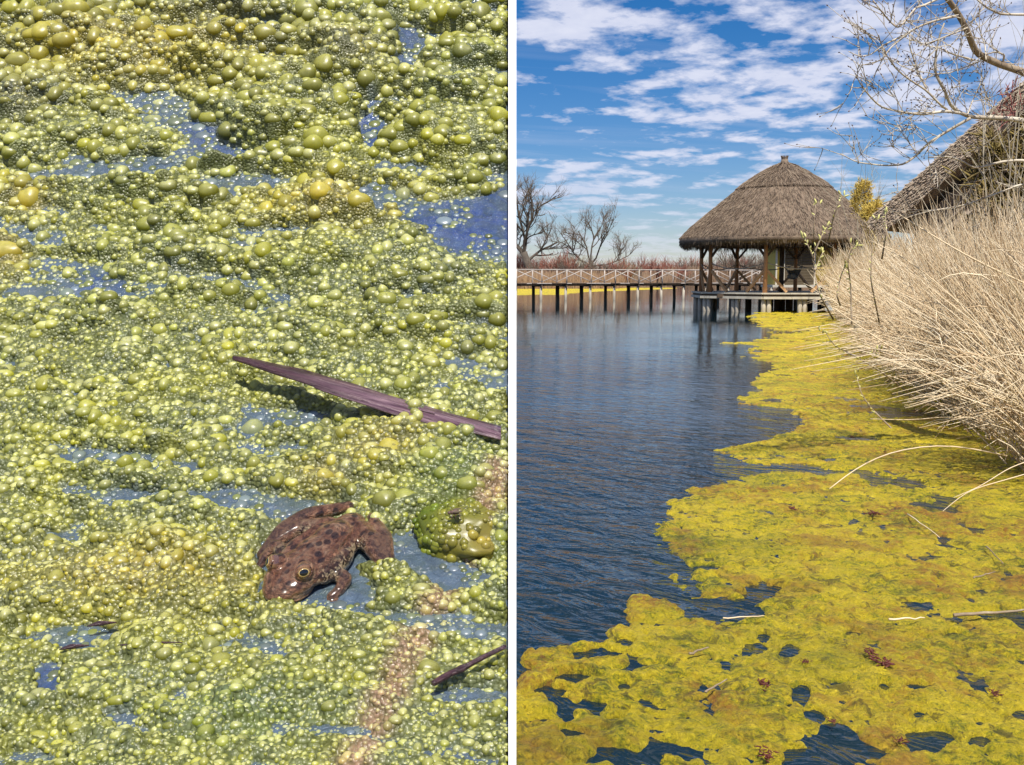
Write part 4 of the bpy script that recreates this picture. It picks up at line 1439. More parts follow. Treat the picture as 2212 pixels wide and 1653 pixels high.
def build_pond():
    rng = np.random.default_rng(303)
    U0, U1 = -70.0, 1103.0
    # --- water
    us = np.linspace(U0, U1, 90)
    vs = np.linspace(-60, 1715, 140)
    U, Vv = np.meshgrid(us, vs)
    p, sc, T, N = pond(U, Vv, 0.6 * (fbm(U / 40, Vv / 22, 3, 5) - .5) * 6)
    n, m = U.shape
    idx = np.arange(n * m).reshape(n, m)
    F = np.stack([idx[1:, :-1], idx[1:, 1:], idx[:-1, 1:], idx[:-1, :-1]], -1).reshape(-1, 4)
    mw, t = material('pond_water')
    c = t.coord('Object')
    at = t.n('ShaderNodeAttribute', attribute_name='Col')
    colr = t.mix(t.mapr(t.noise(c, 26, 5, .65, .5), .3, .7, 0, .5), at.outputs['Color'], (0.10, 0.15, 0.20))
    weed = t.mapr(t.noise(c, 11, 6, .7, .8), .44, .60)
    colr = t.mix(t.math('MULTIPLY', weed, .4), colr, (0.055, 0.075, 0.012))
    nrm = t.bump(t.noise(c, 30, 5, .65, .6), .8, .03)
    t.out(t.principled(colr, 0.10, nrm, IOR=1.5, Coat_Weight=0.6, Coat_Roughness=0.05))
    deep = np.zeros_like(U)
    for (x, y, a, b, k) in POOLS[:8] + POOLS[13:15]:
        deep = np.maximum(deep, np.exp(-(((U - x) / a) ** 2 + ((Vv - y) / b) ** 2) * .8) * min(1, k / 34))
    sky_tone = .5 + .5 * (fbm(U / 90, Vv / 50, 3, 15) - .5)
    wc = np.array((.09, .13, .19)) * (.4 + .9 * sky_tone[..., None])  # reflected sky put into the water colour as pale blue
    wc = wc + (np.array((.012, .040, .20)) - wc) * np.clip(deep * 1.25, 0, 1)[..., None]  # mirrored sky painted as stronger blue in the open pools
    tag(build('pond_water', p.reshape(-1, 3), F, mw, col=wc.reshape(-1, 3)), kind='structure')
    # --- white strip along the right edge: side board of the basin
    vs = np.linspace(-60, 1715, 60)
    V = []
    for v in vs:
        for (u, h) in ((1098.5, 40), (1115, 40), (1115, -120), (1098.5, -120)):
            V.append(pond(u, v, h)[0])
    V = np.array(V)
    # keep the faces square to the line of sight at the visible edge
    k = np.arange(len(vs) - 1)[:, None] * 4
    s = np.arange(4)[None]
    s2 = (s + 1) % 4
    F = np.stack([k + s, k + s2, k + 4 + s2, k + 4 + s], -1).reshape(-1, 4)
    L = len(V)
    strip = build('divider_strip', V, [np.concatenate([F, np.array([[3, 2, 1, 0], [L - 4, L - 3, L - 2, L - 1]])])], M['white'], None, False)
    tag(strip, 'white vertical strip between the frog close-up and the lake view', 'strip')
    # --- basin floor under the water
    vs = np.linspace(-60, 1715, 40)
    V = []
    for v in vs:
        for (u, h) in ((U0, -70), (1098, -70), (1098, -118), (U0, -118)):
            V.append(pond(u, v, h)[0])
    k = np.arange(len(vs) - 1)[:, None] * 4
    F = np.stack([k + s, k + s2, k + 4 + s2, k + 4 + s], -1).reshape(-1, 4)
    L = len(V)
    bed = build('pond_bed', V, [np.concatenate([F, np.array([[3, 2, 1, 0], [L - 4, L - 3, L - 2, L - 1]])])], M['bed'], None, False)
    tag(bed, kind='structure')

    # --- the mat itself
    root = tag(empty('bubbly_algae', pond(550, 1715)[0]), 'frothy green algae with gas bubbles covering the water around the frog', 'algae')
    org = np.array(root.location)
    def tint(u, v, rnd, r):
        """own colour of the algae skin: olive, yellow green, ochre, pale; pinkish along a band standing in for a blurred straw"""
        g1 = fbm(u / 120 + 3, v / 70, 3, 231)[..., None]
        g2 = fbm(u / 40 + 9, v / 30, 3, 233)[..., None]
        rnd = rnd[..., None]
        olive, lime, ochre, pale, deep = (np.array(c_) for c_ in ((.06, .075, .0008), (.32, .31, .002), (.44, .29, .003), (.30, .33, .06), (.10, .13, .010)))
        k = np.clip(g1 * .8 + g2 * .6 + rnd * .6 - .55, 0, 1)
        c_ = olive + (lime - olive) * k
        c_ = c_ + (pale - c_) * np.clip((rnd - .45) * 1.5, 0, .75) * sstep(.35, .6, 1 - g1)
        yel = np.zeros_like(u)
        for (x, y, a, b) in ((310, 1265, 290, 80), (840, 1000, 120, 50), (60, 432, 60, 40), (15, 548, 50, 60), (700, 1045, 60, 40), (300, 120, 330, 90), (720, 450, 200, 50)):
            yel = np.maximum(yel, np.exp(-(((u - x) / a) ** 2 + ((v - y) / b) ** 2)))
        c_ = c_ + (ochre - c_) * (yel[..., None] * (.35 + .4 * rnd))
        grn = np.zeros_like(u)
        for (x, y, a, b) in ((1000, 1050, 130, 70), (1000, 1180, 110, 90), (520, 1560, 200, 60)):
            grn = np.maximum(grn, np.exp(-(((u - x) / a) ** 2 + ((v - y) / b) ** 2)))
        c_ = c_ + (np.array((.12, .175, .006)) - c_) * grn[..., None] * .7
        dk = np.zeros_like(u)
        for (x, y, a, b) in ((760, 140, 70, 50), (490, 15, 80, 40), (50, 245, 80, 50)):
            dk = np.maximum(dk, np.exp(-(((u - x) / a) ** 2 + ((v - y) / b) ** 2)))
        c_ = c_ + (np.array((.085, .062, .02)) - c_) * dk[..., None] * .75
        # out-of-focus straw put into the colour, from the right edge to the bottom
        c_ = c_ + (np.array((.40, .22, .14)) - c_) * straw_blur(u, v)[..., None] * .75
        return c_

    ma, t = material('algae_skin')
    at = t.n('ShaderNodeAttribute', attribute_name='Col')
    c = t.coord('Object')
    nz = t.noise(c, 60, 4, .65)
    col2 = t.mix(t.mapr(nz, .3, .7, .0, .45), at.outputs['Color'], (0.10, 0.11, 0.012))
    v1 = t.n('ShaderNodeTexVoronoi', feature='SMOOTH_F1')
    t.put(v1.inputs['Vector'], c)
    v1.inputs['Scale'].default_value = 105
    v1.inputs['Smoothness'].default_value = .25
    micro = t.math('SUBTRACT', 1.0, t.math('POWER', v1.outputs['Distance'], 2.0))
    col2 = t.mix(t.mapr(v1.outputs['Distance'], .25, .75, 0, .55), col2, (0.035, 0.042, 0.004))
    nrm = t.bump(t.math('ADD', micro, t.math('MULTIPLY', nz, .3)), 1.0, .006)
    t.out(t.principled(col2, .36, nrm, IOR=1.5))
    mb_, t = material('bubble_skin')
    at = t.n('ShaderNodeAttribute', attribute_name='Col')
    c = t.coord('Object')
    nz = t.noise(c, 45, 4, .6)
    lw = t.n('ShaderNodeLayerWeight')
    lw.inputs['Blend'].default_value = .35
    col2 = t.mix(t.mapr(nz, .35, .75, 0, .35), at.outputs['Color'], (0.14, 0.14, 0.015))
    nrm = t.bump(nz, .12, .004)
    t.out(t.principled(col2, .36, nrm, IOR=1.5, Subsurface_Weight=.7, Subsurface_Radius=(1.0, .9, .25), Subsurface_Scale=.014))

    # --- bubbles: many sizes, crowded on the mounds, thinner over the water
    big = [(40, 38, 36), (178, 58, 36), (66, 437, 44), (20, 552, 48), (955, 155, 34), (690, 338, 40), (795, 198, 36), (545, 922, 40), (848, 1003, 46), (705, 1052, 34), (928, 1458, 38), (386, 1252, 30),
           (300, 1240, 26), (200, 1262, 30), (460, 1240, 26), (880, 1106, 46), (832, 1116, 40), (640, 262, 28), (590, 258, 24), (500, 240, 30), (455, 1392, 34), (480, 1440, 36), (85, 1590, 30), (640, 1440, 26),
           (70, 1545, 26), (330, 255, 30), (400, 140, 30), (340, 220, 26), (150, 120, 30), (470, 150, 28), (250, 80, 30), (850, 300, 30), (930, 330, 28), (1080, 275, 32), (1050, 110, 30), (1085, 165, 30),
           (985, 60, 26), (700, 460, 34), (780, 470, 36), (620, 455, 26), (540, 520, 26), (870, 420, 28), (160, 300, 34), (210, 330, 30), (110, 270, 28), (590, 10, 34), (420, 30, 32), (360, 585, 28), (420, 560, 22),
           (730, 740, 28), (690, 690, 26), (250, 690, 26), (110, 900, 24), (1010, 760, 26), (1050, 740, 24), (960, 860, 22), (1060, 880, 22), (900, 880, 22), (680, 800, 24), (560, 1470, 24), (300, 1500, 22),
           (1010, 1090, 34), (960, 1070, 30), (1050, 1060, 36), (930, 1040, 28), (1000, 1150, 20), (110, 1130, 26), (320, 1180, 22), (40, 1170, 22), (100, 1380, 22), (30, 1400, 24)]
    cu, cv, cr = [list(x) for x in zip(*big)]
    cu, cv, cr = np.array(cu, float), np.array(cv, float), np.array(cr, float) * .70
    g = 26.0
    cells = {}

    def place(u, v, r, ov):
        b = v / SPH
        R = int(math.ceil((r + 48) / g))
        i0, j0 = int(u // g), int(b // g)
        for i in range(i0 - R, i0 + R + 1):
            for j in range(j0 - R, j0 + R + 1):
                for (x, y, q) in cells.get((i, j), ()):
                    dd = (x - u) ** 2 + (y - b) ** 2
                    if dd < ((r + q) * ov) ** 2 or (q > r * 1.6 and dd < (q * .92) ** 2):
                        return False
        cells.setdefault((i0, j0), []).append((u, b, r))
        return True

    for u, v, r in zip(cu, cv, cr):
        cells.setdefault((int(u // g), int(v / SPH // g)), []).append((u, v / SPH, r))
    keepu, keepv, keepr = list(cu), list(cv), list(cr)

    def in_frog(u, v):
        if ((u - 690) / 142) ** 2 + ((v - 1205) / 90) ** 2 < 1:
            return True
        return any(((u - x) / a) ** 2 + ((v - y) / b) ** 2 < 1 for (x, y, a, b) in ((992, 1155, 72, 60),))

    for (n_try, lo, hi, ov, hmin) in ((800, 15, 21, .58, 6), (9000, 10, 17, .54, -3), (22000, 6.5, 10, .53, -8), (16000, 4.6, 6.5, .58, -10)):
        uu = rng.uniform(-60, 1094, n_try)
        vv = rng.uniform(-50, 1705, n_try)
        rr = rng.uniform(lo, hi, n_try)
        rr = rr * np.where(vv < 620, 1.0 + .35 * (620 - vv) / 620, np.where(vv > 1250, .92, 1.0))
        hm = mound(uu, vv)
        cl = fbm(uu / 55, vv / 40, 3, 251)
        for u, v, r, h, q in zip(uu, vv, rr, hm, cl):
            if h < hmin or u + r > 1100 or in_frog(u, v):
                continue
            if r > 12 and q < .47:
                continue
            if r < 8 and q > .66 and rng.random() < .5:
                continue
            if place(u, v, r, ov):
                keepu.append(u)
                keepv.append(v)
                keepr.append(r)
    u, v, r = np.array(keepu), np.array(keepv), np.array(keepr)
    ok = ~np.array([in_frog(a, b) and c_ < 40 for a, b, c_ in zip(u, v, r)])
    u, v, r = u[ok], v[ok], r[ok]
    hm = mound(u, v)
    det = 7 * (fbm(u / 13, v / 9, 3, 221) - .5)
    h0 = np.where(hm > -8, hm * 1.0 - 1 + det, -4)
    sq = rng.uniform(.62, .95, len(u))
    h = np.maximum(h0, -3) + r * sq * np.where(r > 20, rng.uniform(-.6, -.2, len(u)), rng.uniform(-.50, -.12, len(u)))
    h = np.maximum(h, -r * sq * .75)
    rnd = rng.random(len(u))
    cc = tint(u, v, rnd, r)
    cc = cc * (0.65 + .7 * rng.random((len(u), 1)))
    wet = sstep(2, -8, hm)[:, None]
    cc = cc + (np.array((.18, .23, .20)) - cc) * wet * .7
    pc, sc, T, N = pond(u, v, h)
    order = np.argsort(-r)

    def dome(sel, seg, ring, cut):
        B, tri, q = ball(seg, ring, cut)
        k = len(sel)
        ax = rng.uniform(.9, 1.12, k)
        ay = rng.uniform(.9, 1.12, k)
        # small wobble so that no bubble is a perfect ball
        wob = 1 + .09 * np.sin(B[None, :, 0] * 3 + rng.uniform(0, 6, (k, 1))) + .05 * np.sin(B[None, :, 1] * 3.4 + rng.uniform(0, 6, (k, 1)))
        S = (r[sel] * sc[sel])[:, None]
        X = np.array([1.0, 0, 0])
        V = pc[sel][:, None, :] + (B[None, :, 0] * wob * S * ax[:, None])[..., None] * X + (B[None, :, 1] * wob * S * ay[:, None])[..., None] * T[sel][:, None, :] \
            + (B[None, :, 2] * wob * S * sq[sel][:, None])[..., None] * N[sel][:, None, :]
        off = (np.arange(k) * len(B))[:, None, None]
        return V, (tri[None] + off).reshape(-1, 3), (q[None] + off).reshape(-1, 4), len(B)

    BIG = order[:290]
    for i in BIG:
        V, tr, q, nb = dome(np.array([i]), 22, 12, .72)
        lump = fbm(V[0, :, 0] / sc[i] / 14, V[0, :, 2] / sc[i] / 14, 2, int(i)) - .5
        V = V[0] + N[i] * (lump * r[i] * .14 * sc[i])[:, None]
        tz = np.clip(ball(22, 12, .72)[0][:, 2], 0, 1)[:, None] ** 1.8 * .45  # sky-lit highlight painted on the dome, growing towards its crown
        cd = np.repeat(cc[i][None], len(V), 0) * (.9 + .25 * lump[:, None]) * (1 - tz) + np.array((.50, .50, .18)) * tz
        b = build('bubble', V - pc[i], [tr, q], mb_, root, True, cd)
        b.location = Vector(pc[i] - org)
    # a wet film ties the bubbles together: it climbs a little up the side of each
    us = np.linspace(U0, 1098, 370)
    vs = np.linspace(-60, 1715, 560)
    U, Vv = np.meshgrid(us, vs)
    Hm = mound(U, Vv)
    det = 6 * (fbm(U / 13, Vv / 9, 3, 221) - .5) + 5 * (1 - np.abs(2 * fbm(U / 26, Vv / 17, 2, 227) - 1) - .6)
    low = sstep(4, -10, Hm)
    Hm = np.where(Hm > -8, Hm * 1.0 - 1 + det * sstep(-8, 8, Hm), -14)
    KS = .5
    wsum = np.exp(KS * np.clip(Hm, -30, 120))
    base_c = tint(U, Vv, .35 + .3 * fbm(U / 9, Vv / 7, 2, 241), 0)
    csum = base_c * wsum[..., None]
    du, dv = us[1] - us[0], vs[1] - vs[0]
    for i in order:
        R = r[i] * 1.22
        i0, i1 = int((u[i] - R - U0) / du), int((u[i] + R - U0) / du) + 2
        j0, j1 = int((v[i] - R * SPH + 60) / dv), int((v[i] + R * SPH + 60) / dv) + 2
        i0, j0 = max(i0, 0), max(j0, 0)
        if i1 <= i0 or j1 <= j0:
            continue
        uu_, vv_ = U[j0:j1, i0:i1], Vv[j0:j1, i0:i1]
        d2 = ((uu_ - u[i]) ** 2 + ((vv_ - v[i]) / SPH) ** 2) / R ** 2
        hh = h[i] + r[i] * sq[i] * (1.0 * np.maximum(0, 1 - d2) ** 1.5 - .12)
        wgt = np.where(d2 < 1, np.exp(KS * np.clip(hh, -30, 120)), 0)
        wsum[j0:j1, i0:i1] += wgt
        csum[j0:j1, i0:i1] += wgt[..., None] * cc[i]
    H = np.log(wsum) / KS
    colm = csum / wsum[..., None]
    wetc = np.array((.15, .19, .22)) * (.7 + .6 * fbm(U / 30, Vv / 18, 3, 247))[..., None]
    mixw = (.30 + .45 * low + .35 * (fbm(U / 110 + 8, Vv / 45, 3, 249) - .5))[..., None]
    colm = colm + (wetc - colm) * np.clip(mixw, 0, .85)
    pk2 = straw_blur(U, Vv)[..., None]
    colm = colm + (np.array((.36, .20, .13)) - colm) * pk2 * .7
    H = H - 24 * sstep(1091, 1098, U)
    p, _, _, _ = pond(U, Vv, H)
    n, m = U.shape
    idx = np.arange(n * m).reshape(n, m)
    keep = np.maximum.reduce([H[:-1, :-1], H[1:, 1:], H[:-1, 1:], H[1:, :-1]]) > -3
    F = np.stack([idx[1:, :-1], idx[1:, 1:], idx[:-1, 1:], idx[:-1, :-1]], -1)[keep]
    o = build('wet_film', p.reshape(-1, 3) - org, F.reshape(-1, 4), ma, root, True, colm.reshape(-1, 3))
    o['kind'] = 'stuff'
    cap_light = rng.uniform(.2, .8, len(u))  # strength of the sky-lit highlight painted on each bubble top
    HIGHLIGHT = np.array((.62, .62, .30))
    for (nm, sel, sg, rg) in (('medium_bubbles', order[290:2400], 12, 6), ('small_bubbles', order[2400:], 8, 4)):
        V, tr, q, nb = dome(sel, sg, rg, .52)
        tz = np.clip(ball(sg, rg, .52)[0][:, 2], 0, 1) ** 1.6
        k_ = (cap_light[sel][:, None] * tz[None])[..., None]
        cd = cc[sel][:, None, :] * (1 - k_) + HIGHLIGHT * k_
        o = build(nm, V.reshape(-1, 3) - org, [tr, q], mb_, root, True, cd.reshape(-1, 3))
        o['kind'] = 'stuff'
    # --- flat bubbles under the wet film between the mounds
    mf, t = material('wet_bubble_skin')
    at = t.n('ShaderNodeAttribute', attribute_name='Col')
    c = t.coord('Object')
    t.out(t.principled(at.outputs['Color'], .30, t.bump(t.noise(c, 70, 3, .6), .15, .004), IOR=1.7))
    fu, fv, fr_ = [], [], []
    for (n_try, lo, hi) in ((3500, 9, 16), (16000, 6, 10), (14000, 4, 6)):
        uu, vv, rr = rng.uniform(-60, 1092, n_try), rng.uniform(-50, 1705, n_try), rng.uniform(lo, hi, n_try)
        hm_ = mound(uu, vv)
        den = fbm(uu / 70 + 4, vv / 34, 3, 271)
        for a, b, q, k, e in zip(uu, vv, rr, hm_, den):
            if k > 2 or k < -29.5 and e < .56 or e < .30 or ((a - 690) / 150) ** 2 + ((b - 1205) / 92) ** 2 < 1:
                continue
            if place(a, b, q, .72):
                fu.append(a)
                fv.append(b)
                fr_.append(q)
    u2, v2, r2 = np.array(fu), np.array(fv), np.array(fr_)
    k2 = len(u2)
    sq2 = rng.uniform(.35, .62, k2)
    pc2, sc2, T2, N2 = pond(u2, v2, -r2 * sq2 * rng.uniform(.1, .5, k2))
    g = rng.random((k2, 1))
    c2 = np.array((.13, .17, .21)) * (1 - g) + np.array((.15, .17, .035)) * g
    c2 = c2 * rng.uniform(.6, 1.25, (k2, 1))
    B, tri, q = ball(11, 6, .55)
    S = (r2 * sc2)[:, None]
    V = pc2[:, None, :] + (B[None, :, 0] * S * rng.uniform(.9, 1.2, (k2, 1)))[..., None] * np.array([1.0, 0, 0]) + (B[None, :, 1] * S)[..., None] * T2[:, None, :] + (B[None, :, 2] * S * sq2[:, None])[..., None] * N2[:, None, :]
    off = (np.arange(k2) * len(B))[:, None, None]
    o = build('submerged_bubbles', V.reshape(-1, 3) - org, [(tri[None] + off).reshape(-1, 3), (q[None] + off).reshape(-1, 4)], mf, root, True, np.repeat(c2, len(B), 0))
    o['kind'] = 'stuff'
    return ma, mb_


M['algae_skin'], M['bubble'] = build_pond()


# ------------------------------------------------------------------ smooth lumps of algae that stand out of the froth
def build_clump(u, v, r, rv, hgt, cols, label, seed, warts=14):
    rng = np.random.default_rng(seed)
    p0, sc, T, N = pond(u, v, 0)
    B, tri, q = ball(40, 22, .60)
    X = np.array([1.0, 0, 0])
    lump = 1 + .26 * (fbm(B[:, 0] * 1.7 + seed, B[:, 1] * 1.7 + B[:, 2], 3, seed) - .5) + .06 * (fbm(B[:, 0] * 6 + seed, B[:, 1] * 6 + B[:, 2] * 3, 2, seed + 3) - .5)
    for _ in range(warts):
        d = unit(np.array([rng.normal(), rng.normal(), rng.uniform(.1, 1)]))
        w_ = rng.uniform(.09, .2)
        lump = lump + .10 * np.exp(-(np.linalg.norm(B - d, axis=1) / w_) ** 2)
    Bl = B * lump[:, None]
    V = (Bl[:, 0] * r)[:, None] * X + (Bl[:, 1] * rv)[:, None] * T + (Bl[:, 2] * hgt)[:, None] * N
    k = np.clip(.5 + .5 * (B[:, 0] * .8 - B[:, 1] * .4) + .5 * (fbm(B[:, 0] * 3, B[:, 1] * 3, 3, seed + 5) - .5), 0, 1)[:, None]
    c = np.array(cols[0]) * (1 - k) + np.array(cols[1]) * k
    o = build('algae_clump', V * sc, [tri, q], M['bubble'], None, True, c)
    o.location = Vector(p0)
    tag(o, label, 'algae')
    # gas bubbles stuck all over it
    k = rng.choice(np.where(B[:, 2] > -.2)[0], 210)
    Bb, tr, qq = ball(10, 6, .6)
    rb = rng.uniform(4, 13, 210) ** 1.0
    cen = V[k]
    nrm_ = unit(B[k])
    nw = nrm_[:, :1] * X + nrm_[:, 1:2] * T + nrm_[:, 2:] * N
    t1 = unit(np.cross(nw, np.array([.3, .2, 1.0])))
    t2 = np.cross(nw, t1)
    Vb = cen[:, None, :] + rb[:, None, None] * (Bb[None, :, :1] * t1[:, None] + Bb[None, :, 1:2] * t2[:, None] + (Bb[None, :, 2:] * .8 - .25) * nw[:, None])
    off = (np.arange(210) * len(Bb))[:, None, None]
    cb = c[k] * rng.uniform(.7, 1.9, (210, 1))
    b = build('bubbles', Vb.reshape(-1, 3) * sc, [(tr[None] + off).reshape(-1, 3), (qq[None] + off).reshape(-1, 4)], M['bubble'], o, True, np.repeat(cb, len(Bb), 0))
    b['kind'] = 'stuff'


build_clump(994, 1160, 96, 90, 70, ((.07, .115, .003), (.22, .17, .03)), 'large rounded olive algae lump with a fly, right of the frog', 3, 34)


def pond_frame(u, v, h=0.0, rot=0.0):
    """matrix of a local frame on the pond: x right, y up-slope, z off the surface, one unit = one photo pixel"""
    p, sc, T, N = pond(u, v, h)
    sc = float(sc)
    X = np.array([1.0, 0, 0])
    a = X * math.cos(rot) + T * math.sin(rot)
    b = -X * math.sin(rot) + T * math.cos(rot)
    m = Matrix.Identity(4)
    for i, ax in enumerate((a, b, N)):
        for j in range(3):
            m[j][i] = float(ax[j]) * sc
    for j in range(3):
        m[j][3] = float(p[j])
    return m


# ------------------------------------------------------------------ frog
def frog_materials():
    m, t = material('frog_skin')
    c = t.coord('Object')
    sp = t.n('ShaderNodeSeparateXYZ')
    t.put(sp.inputs[0], c)
    f, s, z = sp.outputs
    sa = t.math('ABSOLUTE', s)
    blot = t.noise(c, .045, 5, .62, .4)
    skin = t.ramp(blot, [(.36, (.15, .055, .030)), (.5, (.42, .195, .110)), (.66, (.62, .37, .23))])
    # dark spots on the back
    sv = t.mapr(t.voro(t.scale(c, (1, 1.15, .6)), .040), .30, .40, 1, 0)
    skin = t.mix(t.math('MULTIPLY', sv, .85), skin, (.040, .018, .020))
    # pale line down the middle of the back
    ln = t.math('MULTIPLY', t.mapr(sa, 1.5, 5, 1, 0), t.mapr(f, 60, 120))
    skin = t.mix(t.math('MULTIPLY', ln, .28), skin, (.34, .25, .20))
    # cream flanks with dark marbling, rusty shoulder
    side = t.math('MULTIPLY', t.mapr(sa, 44, 58), t.mapr(z, 58, 42))
    side = t.math('MULTIPLY', side, t.math('MULTIPLY', t.mapr(f, 50, 80), t.mapr(sa, 92, 80)))
    marb = t.mapr(t.noise(c, .075, 4, .6, .8), .47, .53)
    crm = t.mix(marb, (.56, .42, .25), (.060, .026, .018))
    skin = t.mix(side, skin, crm)
    rust = t.math('MULTIPLY', t.mapr(t.math('ABSOLUTE', t.math('SUBTRACT', sa, 46)), 14, 4), t.math('MULTIPLY', t.mapr(f, 40, 70), t.mapr(f, 170, 130)))
    skin = t.mix(t.math('MULTIPLY', rust, .55), skin, (.30, .115, .06))
    # face: orange brown lips
    face = t.math('MULTIPLY', t.mapr(f, 196, 226), t.mapr(z, 50, 32))
    skin = t.mix(t.math('MULTIPLY', face, .85), skin, t.ramp(t.noise(c, .07, 4), [(.3, (.17, .065, .03)), (.7, (.42, .22, .11))]))
    lip = t.math('MULTIPLY', t.mapr(f, 200, 215), t.mapr(t.math('ABSOLUTE', t.math('SUBTRACT', z, 21)), 6, 2.5))
    skin = t.mix(t.math('MULTIPLY', lip, .7), skin, (.55, .36, .24))
    # bars on the legs
    leg = t.mapr(sa, 84, 98)
    bars = t.mapr(t.noise(t.scale(c, (.055, .03, .03)), 1, 3, .6, 1.0), .46, .56)
    skin = t.mix(t.math('MULTIPLY', leg, .8), skin, t.mix(bars, (.13, .065, .052), (.34, .185, .11)))
    wart = t.math('ADD', t.math('MULTIPLY', t.voro(c, .11), -.8), t.noise(c, .3, 4, .65))
    nrm = t.bump(wart, .8, 2.6)
    t.out(t.principled(skin, .34, nrm, IOR=1.45, Coat_Weight=.75, Coat_Roughness=.16))
    e, t = material('frog_eye')
    c = t.coord('Object')
    sp = t.n('ShaderNodeSeparateXYZ')
    t.put(sp.inputs[0], c)
    x, y, z = sp.outputs
    r = t.math('SQRT', t.math('ADD', t.math('POWER', t.math('MULTIPLY', x, .86), 2), t.math('POWER', t.math('MULTIPLY', y, 1.12), 2)))
    rr = t.math('DIVIDE', r, 15.0)
    iris = t.mix(t.mapr(t.noise(c, .5, 4, .7), .4, .62), (.06, .022, .010), (.24, .13, .045))
    col = t.ramp(rr, [(0, (.003, .003, .003)), (.43, (.003, .003, .003)), (.46, (.62, .46, .18)), (.52, (.40, .25, .08)), (.57, (.09, .035, .02)), (.74, (.16, .07, .035)), (.80, (.26, .15, .07)), (.88, (.16, .08, .05)), (.95, (.10, .05, .04))])
    col = t.mix(t.math('MULTIPLY', t.mapr(rr, .5, .56), t.mapr(rr, .80, .74)), col, iris)
    t.out(t.principled(col, .06, None, IOR=1.5, Coat_Weight=1.0))
    return m, e


